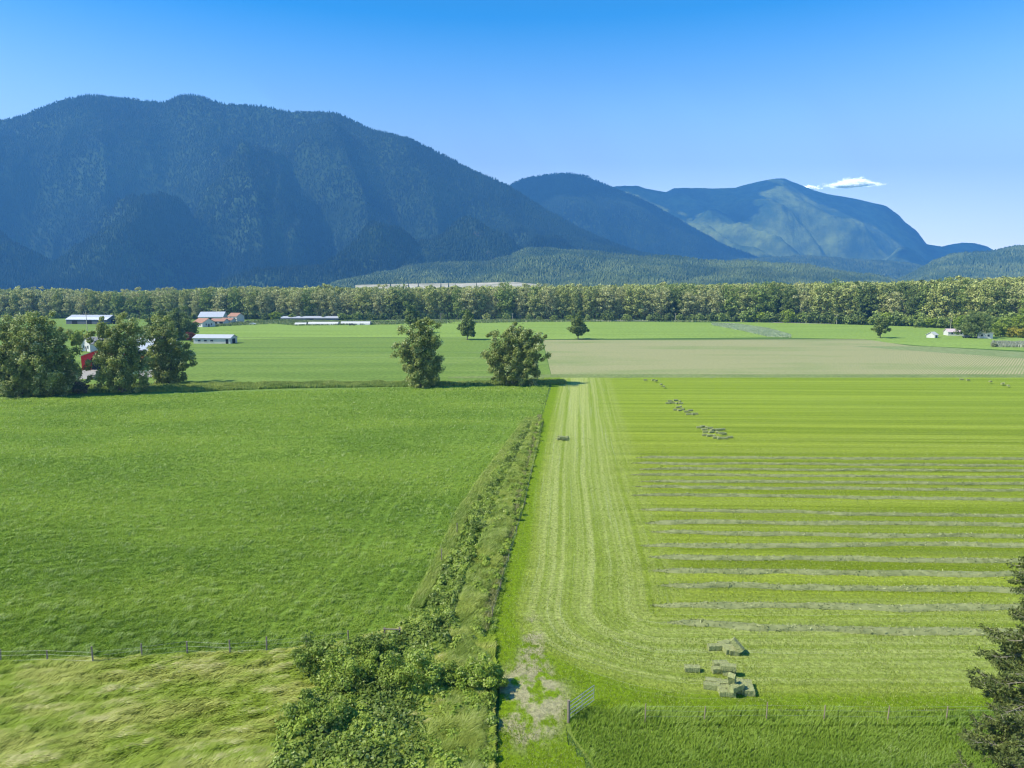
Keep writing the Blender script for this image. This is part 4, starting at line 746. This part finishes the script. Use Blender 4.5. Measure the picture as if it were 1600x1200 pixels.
def mountain(name, sky_pts, r0f, r1f, m, seed, spur=.3, lam=700., slant=.6, nr=90, na=420, steep=1.0, back=.35, forest=0, fm=None, th=(14, 26), tw=3.2, base_z=0.0, warp=.6, dome=False):
    sx = np.array([p[0] for p in sky_pts], float); sy = np.array([p[1] for p in sky_pts], float)
    pxs = np.linspace(sx[0], sx[-1], na); pys = np.interp(pxs, sx, sy); pys = np.convolve(np.pad(pys, 2, mode='edge'), [.1, .2, .4, .2, .1], 'valid')
    r0 = np.array([r0f(p) for p in pxs]); r1 = np.array([r1f(p) for p in pxs])
    dirx = (pxs - 800) / F_PX                                     # X = dirx * Y
    H = np.array([P(a, b, c)[2] for a, b, c in zip(pxs, pys, r1)]); H = np.maximum(H, base_z + 1)
    H = H + (fbm(dirx * 60, dirx * 0, seed + 90, 4) - .5) * 12
    tt = np.concatenate([np.linspace(0, 1, nr), 1 + np.linspace(.04, 1, 14) * back])
    T, J = np.meshgrid(tt, np.arange(na), indexing='ij')
    Yw = r0[J] + (r1 - r0)[J] * T; Xw = dirx[J] * Yw
    s = Xw / lam; q = T * slant
    u1 = s + q + warp * 1.6 * (fbm(Xw / lam / 1.6, Yw / lam / 1.2, seed + 3, 4) - .5); u2 = s * 2.7 - q * 1.9 + warp * 1.8 * (fbm(Xw / lam * 1.1, Yw / lam * 1.3, seed + 13, 4) - .5)
    tri = (lambda u: .5 - .5 * np.cos(2 * math.pi * u)) if m is m_far else (lambda u: 1 - np.abs(2 * (u - np.floor(u)) - 1))
    sp = .52 * tri(u1) * (.5 + vn(Xw / lam * .8, Yw / lam * .8, seed + 40)) + .26 * tri(u2) + .22 * ridged(Xw / lam * 4, Yw / lam * 4, seed, 4)
    env = np.clip(T * 2.2, 0, 1) * np.clip((1 - T) * 2.5, 0, 1) ** .8
    sp = sp + .10 * (ridged(Xw / 210, Yw / 330, seed + 77, 3) - .6)
    te = np.clip(T - spur * (.95 - sp) * .75 * env, 0, 1)
    prof = (te * (1.22 - .22 * te)) if not dome else np.sin(te * math.pi / 2) ** .9
    Hh = base_z + (H[J] - base_z) * prof
    lim = CAM_H + (H[J] - CAM_H) * Yw / r1[J] * (1 - .06 * np.clip((1 - T) * 4, 0, 1)); Hh = np.where((T < .999) & (H[J] > CAM_H + 20), np.minimum(Hh, np.maximum(lim, 0)), Hh)
    bk = np.clip((T - 1) / back, 0, 1); Hh = np.where(T > 1, base_z + (H[J] - base_z) * (1 - bk ** 1.3), Hh)
    Hh[0] = -3; Hh[-1] = -3
    V = np.stack([Xw.ravel(), Yw.ravel(), Hh.ravel()], 1); i, j = np.meshgrid(np.arange(len(tt) - 1), np.arange(na - 1), indexing='ij'); i = i.ravel(); j = j.ravel()
    o = link(name, mesh_np(name, V, np.stack([i * na + j, i * na + j + 1, (i + 1) * na + j + 1, (i + 1) * na + j], 1), smooth=True), m); tag(o, kind='structure')
    if forest:
        tf = rng.random(forest) ** .85 * 1.015; jf = rng.random(forest) * (na - 2)
        ii = np.clip(np.searchsorted(tt, tf) - 1, 0, len(tt) - 2); fr = (tf - tt[ii]) / (tt[ii + 1] - tt[ii]); jj = jf.astype(int); gj = jf - jj
        def smp(A_): return (A_[ii, jj] * (1 - gj) + A_[ii, jj + 1] * gj) * (1 - fr) + (A_[ii + 1, jj] * (1 - gj) + A_[ii + 1, jj + 1] * gj) * fr
        X_, Y_, Z_ = smp(Xw), smp(Yw), smp(Hh); ok_ = Z_ > base_z + .5; X_, Y_, Z_ = X_[ok_], Y_[ok_], Z_[ok_]; n_ = len(X_)
        hh = (th[0] + (th[1] - th[0]) * rng.random(n_)) * (.75 + .5 * fbm(X_ * .006, Y_ * .006, seed + 60, 2)); rr = tw * (.7 + .6 * rng.random(n_)); a0 = rng.random(n_) * 6.28; rb = (rng.random(n_) * .6 if fm is m_conF else rng.random(n_) ** 2 * .35); rr = rr * (1 + rb); Vv = [np.stack([X_, Y_, Z_ + hh], 1)]
        for k in range(4): a_ = a0 + k * math.pi / 2; Vv.append(np.stack([X_ + rr * np.cos(a_), Y_ + rr * np.sin(a_), Z_ + hh * rb - 1], 1))
        I = np.arange(n_); Ff = np.concatenate([np.stack([I, I + n_ * (1 + k), I + n_ * (1 + (k + 1) % 4)], 1) for k in range(4)])
        tint = np.clip(.55 * rng.random(n_) + .45 * fbm(X_ * .01, Y_ * .01, seed + 70, 3), 0, 1)
        tag(link('conifer_forest', mesh_np('conifer_forest', np.concatenate(Vv), Ff, {'tint': ('FACE', np.tile(tint, 4))}), fm), kind='stuff')
    return o
A_sky = [(-420, 260), (-250, 225), (-100, 200), (0, 190), (35, 188), (60, 183), (100, 168), (135, 156), (160, 150), (185, 150), (230, 156), (280, 161), (293, 154), (305, 149), (330, 149), (345, 156), (370, 163), (430, 167), (465, 176), (500, 175), (530, 176), (550, 184), (570, 193), (600, 207), (645, 217), (690, 240), (740, 266), (790, 289), (830, 315), (880, 345), (912, 363), (960, 384), (1010, 398), (1060, 410), (1120, 424), (1200, 440), (1260, 446)]
mountain('mountain', A_sky, lambda p: 2350, lambda p: 4300 - .55 * max(0, p - 300) if p < 1300 else 3700, m_mtn, 11, 1.15, 1500., -1.0, 170, 800, warp=.8, forest=190000, fm=m_con, th=(9, 19), tw=3.3)
mountain('mountain', [(-500, 120), (-60, 150), (0, 177), (15, 190), (80, 230)], lambda p: 5200, lambda p: 7000, m_far, 23, .3, 900., .5, 40, 80)
mountain('mountain', [(700, 330), (780, 298), (800, 288), (815, 280), (830, 277), (850, 274), (890, 271), (910, 275), (945, 290), (1000, 313), (1040, 335), (1090, 365), (1130, 386), (1180, 404), (1240, 420), (1300, 440)], lambda p: 4300, lambda p: 6000, m_mtn, 31, .8, 1700., -1.2, 80, 320, warp=.7, forest=70000, fm=m_con, th=(12, 22), tw=5)
mountain('mountain', [(880, 310), (945, 293), (960, 291), (990, 290), (1002, 294), (1035, 300), (1045, 294), (1060, 293), (1100, 295), (1140, 293), (1170, 285), (1195, 279), (1212, 278), (1240, 290), (1260, 298), (1290, 305), (1330, 312), (1370, 322), (1390, 335), (1400, 346), (1420, 361), (1437, 382), (1460, 385), (1470, 383), (1490, 379.5), (1510, 379.5), (1530, 385), (1548, 395), (1580, 412), (1650, 440)], lambda p: 5600, lambda p: 8200, m_far, 52, .6, 1700., -1.5, 170, 700, warp=1.3)
mountain('hills', [(1050, 432), (1100, 418), (1150, 410), (1230, 404), (1300, 407), (1380, 413), (1440, 420), (1480, 432), (1520, 446)], lambda p: 4300, lambda p: 5200, m_mtn, 53, .3, 500., .4, 40, 160, forest=14000, fm=m_conF, th=(20, 32), tw=8, dome=True)
mountain('hills', [(1385, 446), (1410, 438), (1432, 425), (1455, 411), (1470, 406), (1493, 402), (1538, 399), (1565, 392), (1600, 388), (1680, 380), (1800, 370), (1950, 380)], lambda p: 2500, lambda p: 3500, m_mtn, 59, .25, 500., .4, 50, 200, forest=26000, fm=m_conF, th=(16, 28), tw=5.5, dome=True)
mountain('hills', [(520, 441), (580, 425), (640, 418), (700, 415), (760, 413), (795, 404), (825, 392), (850, 390), (885, 396), (920, 397), (960, 401), (1000, 407), (1050, 406), (1100, 412), (1150, 412), (1200, 416), (1240, 417), (1300, 427), (1350, 433), (1400, 444)], lambda p: 1750, lambda p: 2700, m_mtn, 67, .55, 420., -.9, 60, 300, forest=62000, fm=m_conF, th=(9, 19), tw=4.2, dome=False)
# gravel pit bench on the valley side, with a few conifers before it
n = NT('gravel'); v = n.pos(); g = n.noise(n.mapped(v, (1, 1, 6)), .02, 5, .7); m_grav = n.surf(n.mix(n.rng(g, .3, .7), (.22, .22, .13), (.52, .47, .38)), .95, n.bump(g, .6, 6), .05)
xs_ = np.linspace(555, 845, 60); V = []; 
for k, (yy, Yd) in enumerate(((452, 1600), (447, 1640), (444.5, 1680), (443.5, 1700), (441, 1730), (439.5, 1780))):
    for a in xs_:
        up = np.interp(a, [555, 600, 660, 720, 800, 845], [6, 4.5, 3.5, 3, 1.0, 5]); V.append(P(a, yy + up * (k / 5) + 1.2 * math.sin(a * .09 + k) * (k > 0) * (k < 5) * .5, Yd) if k else (P(a, 452, Yd)[0], Yd, 0))
for a in xs_: V.append((P(a, 450, 1900)[0], 1900, 0))
Fq = [(k * 60 + i, k * 60 + i + 1, (k + 1) * 60 + i + 1, (k + 1) * 60 + i) for k in range(6) for i in range(59)]
tag(link('gravel_bank', mesh_np('gravel_bank', np.array(V), np.array(Fq), smooth=True), m_grav), kind='structure')
for k, px in enumerate((612, 632, 640, 655, 690, 702, 712, 745, 790)):
    Yd = 1560; x = (px - 800) / F_PX * Yd; h = P(px, 441 + 2 * rng.random(), Yd)[2]; mb = MB()
    for q in range(9):
        z0 = h * (.25 + .75 * q / 9); r_ = 5 * (1 - q / 9.5); mb.tube([(0, 0, z0), (0, 0, z0 + h * .16)], [r_, .05], 7)
    root = empty('conifer', (x, Yd, 0)); tag(root, 'dark distant conifer silhouetted against the pale gravel bank', 'tree', 'conifers before the gravel bank'); mb.build('crown', m_con, root); MB().tube([(0, 0, 0), (0, 0, h * .5)], .5, 6).build('trunk', m_bark, root)
# ------------------------------------------------------------------ unseen clouds added overhead to shade the mountains and the two small ones in view
q = NT('shade_cloud_white'); a_ = q.n('ShaderNodeBsdfDiffuse'); a_.inputs[0].default_value = (.9, .9, .92, 1); t_ = q.n('ShaderNodeBsdfTransparent'); x = q.n('ShaderNodeMixShader'); x.inputs[0].default_value = .20; xc_ = x
q.t.links.new(t_.outputs[0], x.inputs[1]); q.t.links.new(a_.outputs[0], x.inputs[2]); q.t.links.new(x.outputs[0], q.out.inputs[0]); m_shade_cloud = q.m
m_shade_cloud2 = NT('dense_shade_cloud_white').surf((.88, .89, .9), 1.0, None, 0)
def shade_cloud_field(alt, zr, dist, maskfn, step, thick, xr, yr, seed):
    gx = np.arange(xr[0], xr[1], step); gy = np.arange(yr[0], yr[1], step); X, Y = np.meshgrid(gx, gy)
    t = (alt - zr) / sd[2]; RX = X - sd[0] * t; RY = Y - sd[1] * t                 # where this part of the cloud throws its shade
    mk = maskfn(RX, RY, zr) + (fbm(X / 420, Y / 420, seed, 4) - .5) * 1.1
    on = mk > 0; c = on[:-1, :-1] & on[1:, :-1] & on[:-1, 1:] & on[1:, 1:]; i, j = np.nonzero(c); w = X.shape[1]
    tk = thick * (.15 + np.sqrt(np.clip(mk, 0, 1))) * (.5 + fbm(X / 160, Y / 160, seed + 4, 4)); n_ = X.size
    V = np.concatenate([np.stack([X.ravel(), Y.ravel(), (alt + tk).ravel()], 1), np.stack([X.ravel(), Y.ravel(), (alt - .12 * tk).ravel()], 1)])
    F1 = np.stack([i * w + j, i * w + j + 1, (i + 1) * w + j + 1, (i + 1) * w + j], 1); Fq = np.concatenate([F1, F1[:, ::-1] + n_]); used, inv = np.unique(Fq, return_inverse=True)
    return tag(link('cloud', mesh_np('cloud', V[used], inv.reshape(-1, 4), smooth=True), m_shade_cloud if alt < 4000 else m_shade_cloud2), kind='structure')  # out-of-view cloud, added and outlined to cast the wanted shade on the mountains
def shade_maskA(X, Y, Z):
    px, py = topx(X, np.maximum(Y, 100), Z); e = np.clip((Y - 2330) / 300, -1, 1)
    lim = np.interp(px, [-600, 560, 640, 800, 900, 1000, 1150], [2300, 2300, 2450, 2500, 2550, 2700, 3300])
    blob = np.maximum.reduce([np.exp(-((px - a) / b) ** 2 - ((Y - c) / d) ** 2) for a, b, c, d in ((905, 45, 2350, 120), (1015, 55, 2250, 110), (960, 40, 2050, 90), (1120, 50, 2300, 110), (840, 30, 2150, 90), (1190, 40, 2100, 90), (700, 50, 2150, 80))])
    m = np.maximum(np.clip((Y - lim) / 260, -1.2, 1.0), 1.9 * blob - .9) - 1.6 * 1.3 * np.exp(-((px - 262) / 26) ** 2 - ((Y - 2850) / 130) ** 2) - 1.6 * np.exp(-((px - 250) / 60) ** 2 - ((Y - 2450) / 90) ** 2); return np.where(Y > 6300, -1.5, m)
shade_cloud_field(2500, 330, 0, shade_maskA, 28, 260, (-6500, 1800), (1500, 5800), 91)
def shade_maskC(X, Y, Z):
    px, py = topx(X, np.maximum(Y, 100), Z); m = np.full(X.shape, .15)
    m = m - 1.4 * np.exp(-((px - 1080) / 60) ** 2 - ((Y - 6900) / 500) ** 2) - 1.2 * np.exp(-((px - 1290) / 60) ** 2 - ((Y - 7100) / 700) ** 2) - .9 * np.exp(-((px - 1180) / 50) ** 2 - ((Y - 6700) / 350) ** 2)
    return np.where((Y < 5700) | (Y > 9300), -2, m + .06)
shade_cloud_field(4300, 700, 0, shade_maskC, 60, 400, (-4500, 3500), (4700, 8600), 97)
def puff(px, py, Yd, wx, wz, nl, seed):
    c = np.array(P(px, py, Yd)); r2 = np.random.default_rng(seed); d = r2.normal(size=(nl, 3)) * np.array([.40, .4, .36])
    d[:, 2] = np.abs(d[:, 2]) * (1 - .25 * d[:, 0]) - .2 + .28 * d[:, 0]; d[:, 2] *= np.clip(1.15 - np.abs(d[:, 0]), .2, 1)
    X = c + d * np.array([wx, wx * .5, wz]); nr = r2.normal(size=(nl, 3)) * .25 + np.array([-.6, -.3, .8])
    V, Fq = leaves(X, nr, 24 * (.5 + r2.random(nl)), 1.0)
    q = NT('cloud_vapour'); d_ = q.n('ShaderNodeBsdfDiffuse'); d_.inputs[0].default_value = (.97, .97, .97, 1); u_ = q.n('ShaderNodeBsdfTranslucent'); u_.inputs[0].default_value = (.97, .97, .97, 1); a_ = q.n('ShaderNodeAddShader'); q.t.links.new(d_.outputs[0], a_.inputs[0]); q.t.links.new(u_.outputs[0], a_.inputs[1]); t_ = q.n('ShaderNodeBsdfTransparent'); x = q.n('ShaderNodeMixShader'); x.inputs[0].default_value = .22
    q.t.links.new(t_.outputs[0], x.inputs[1]); q.t.links.new(a_.outputs[0], x.inputs[2]); q.t.links.new(x.outputs[0], q.out.inputs[0])
    return tag(link('cloud', mesh_np('cloud', V, Fq), q.m), kind='structure')
puff(1333, 289, 12600, 420, 130, 4200, 1); puff(1262, 295, 12600, 190, 70, 700, 2)
# ------------------------------------------------------------------ haze
n = NT('haze_air'); pv = n.n('ShaderNodeVolumePrincipled'); pv.inputs['Color'].default_value = (.13, .45, 1.0, 1); pv.inputs['Density'].default_value = 1.3e-4; pv.inputs['Anisotropy'].default_value = 0.0
n.t.links.new(pv.outputs[0], n.out.inputs['Volume'])
hz = MB().box(-7500, 7500, -500, 10200, -4, 1750).build('haze', n.m); tag(hz, kind='stuff')

# ------------------------------------------------------------------ look-alikes are told apart by their order from the left
ORDN = 'first second third fourth fifth sixth seventh eighth ninth tenth eleventh twelfth thirteenth fourteenth fifteenth sixteenth seventeenth eighteenth nineteenth twentieth'.split()
by = {}
for o in S.objects:
    if o.parent is None and 'label' in o: by.setdefault(o['label'], []).append(o)
for lb, os_ in by.items():
    if len(os_) > 1:
        os_.sort(key=lambda o: o.location.x / max(o.location.y, 1))
        for k, o in enumerate(os_):
            if k < 20: o['label'] = f'{lb}, {ORDN[k]} from left'
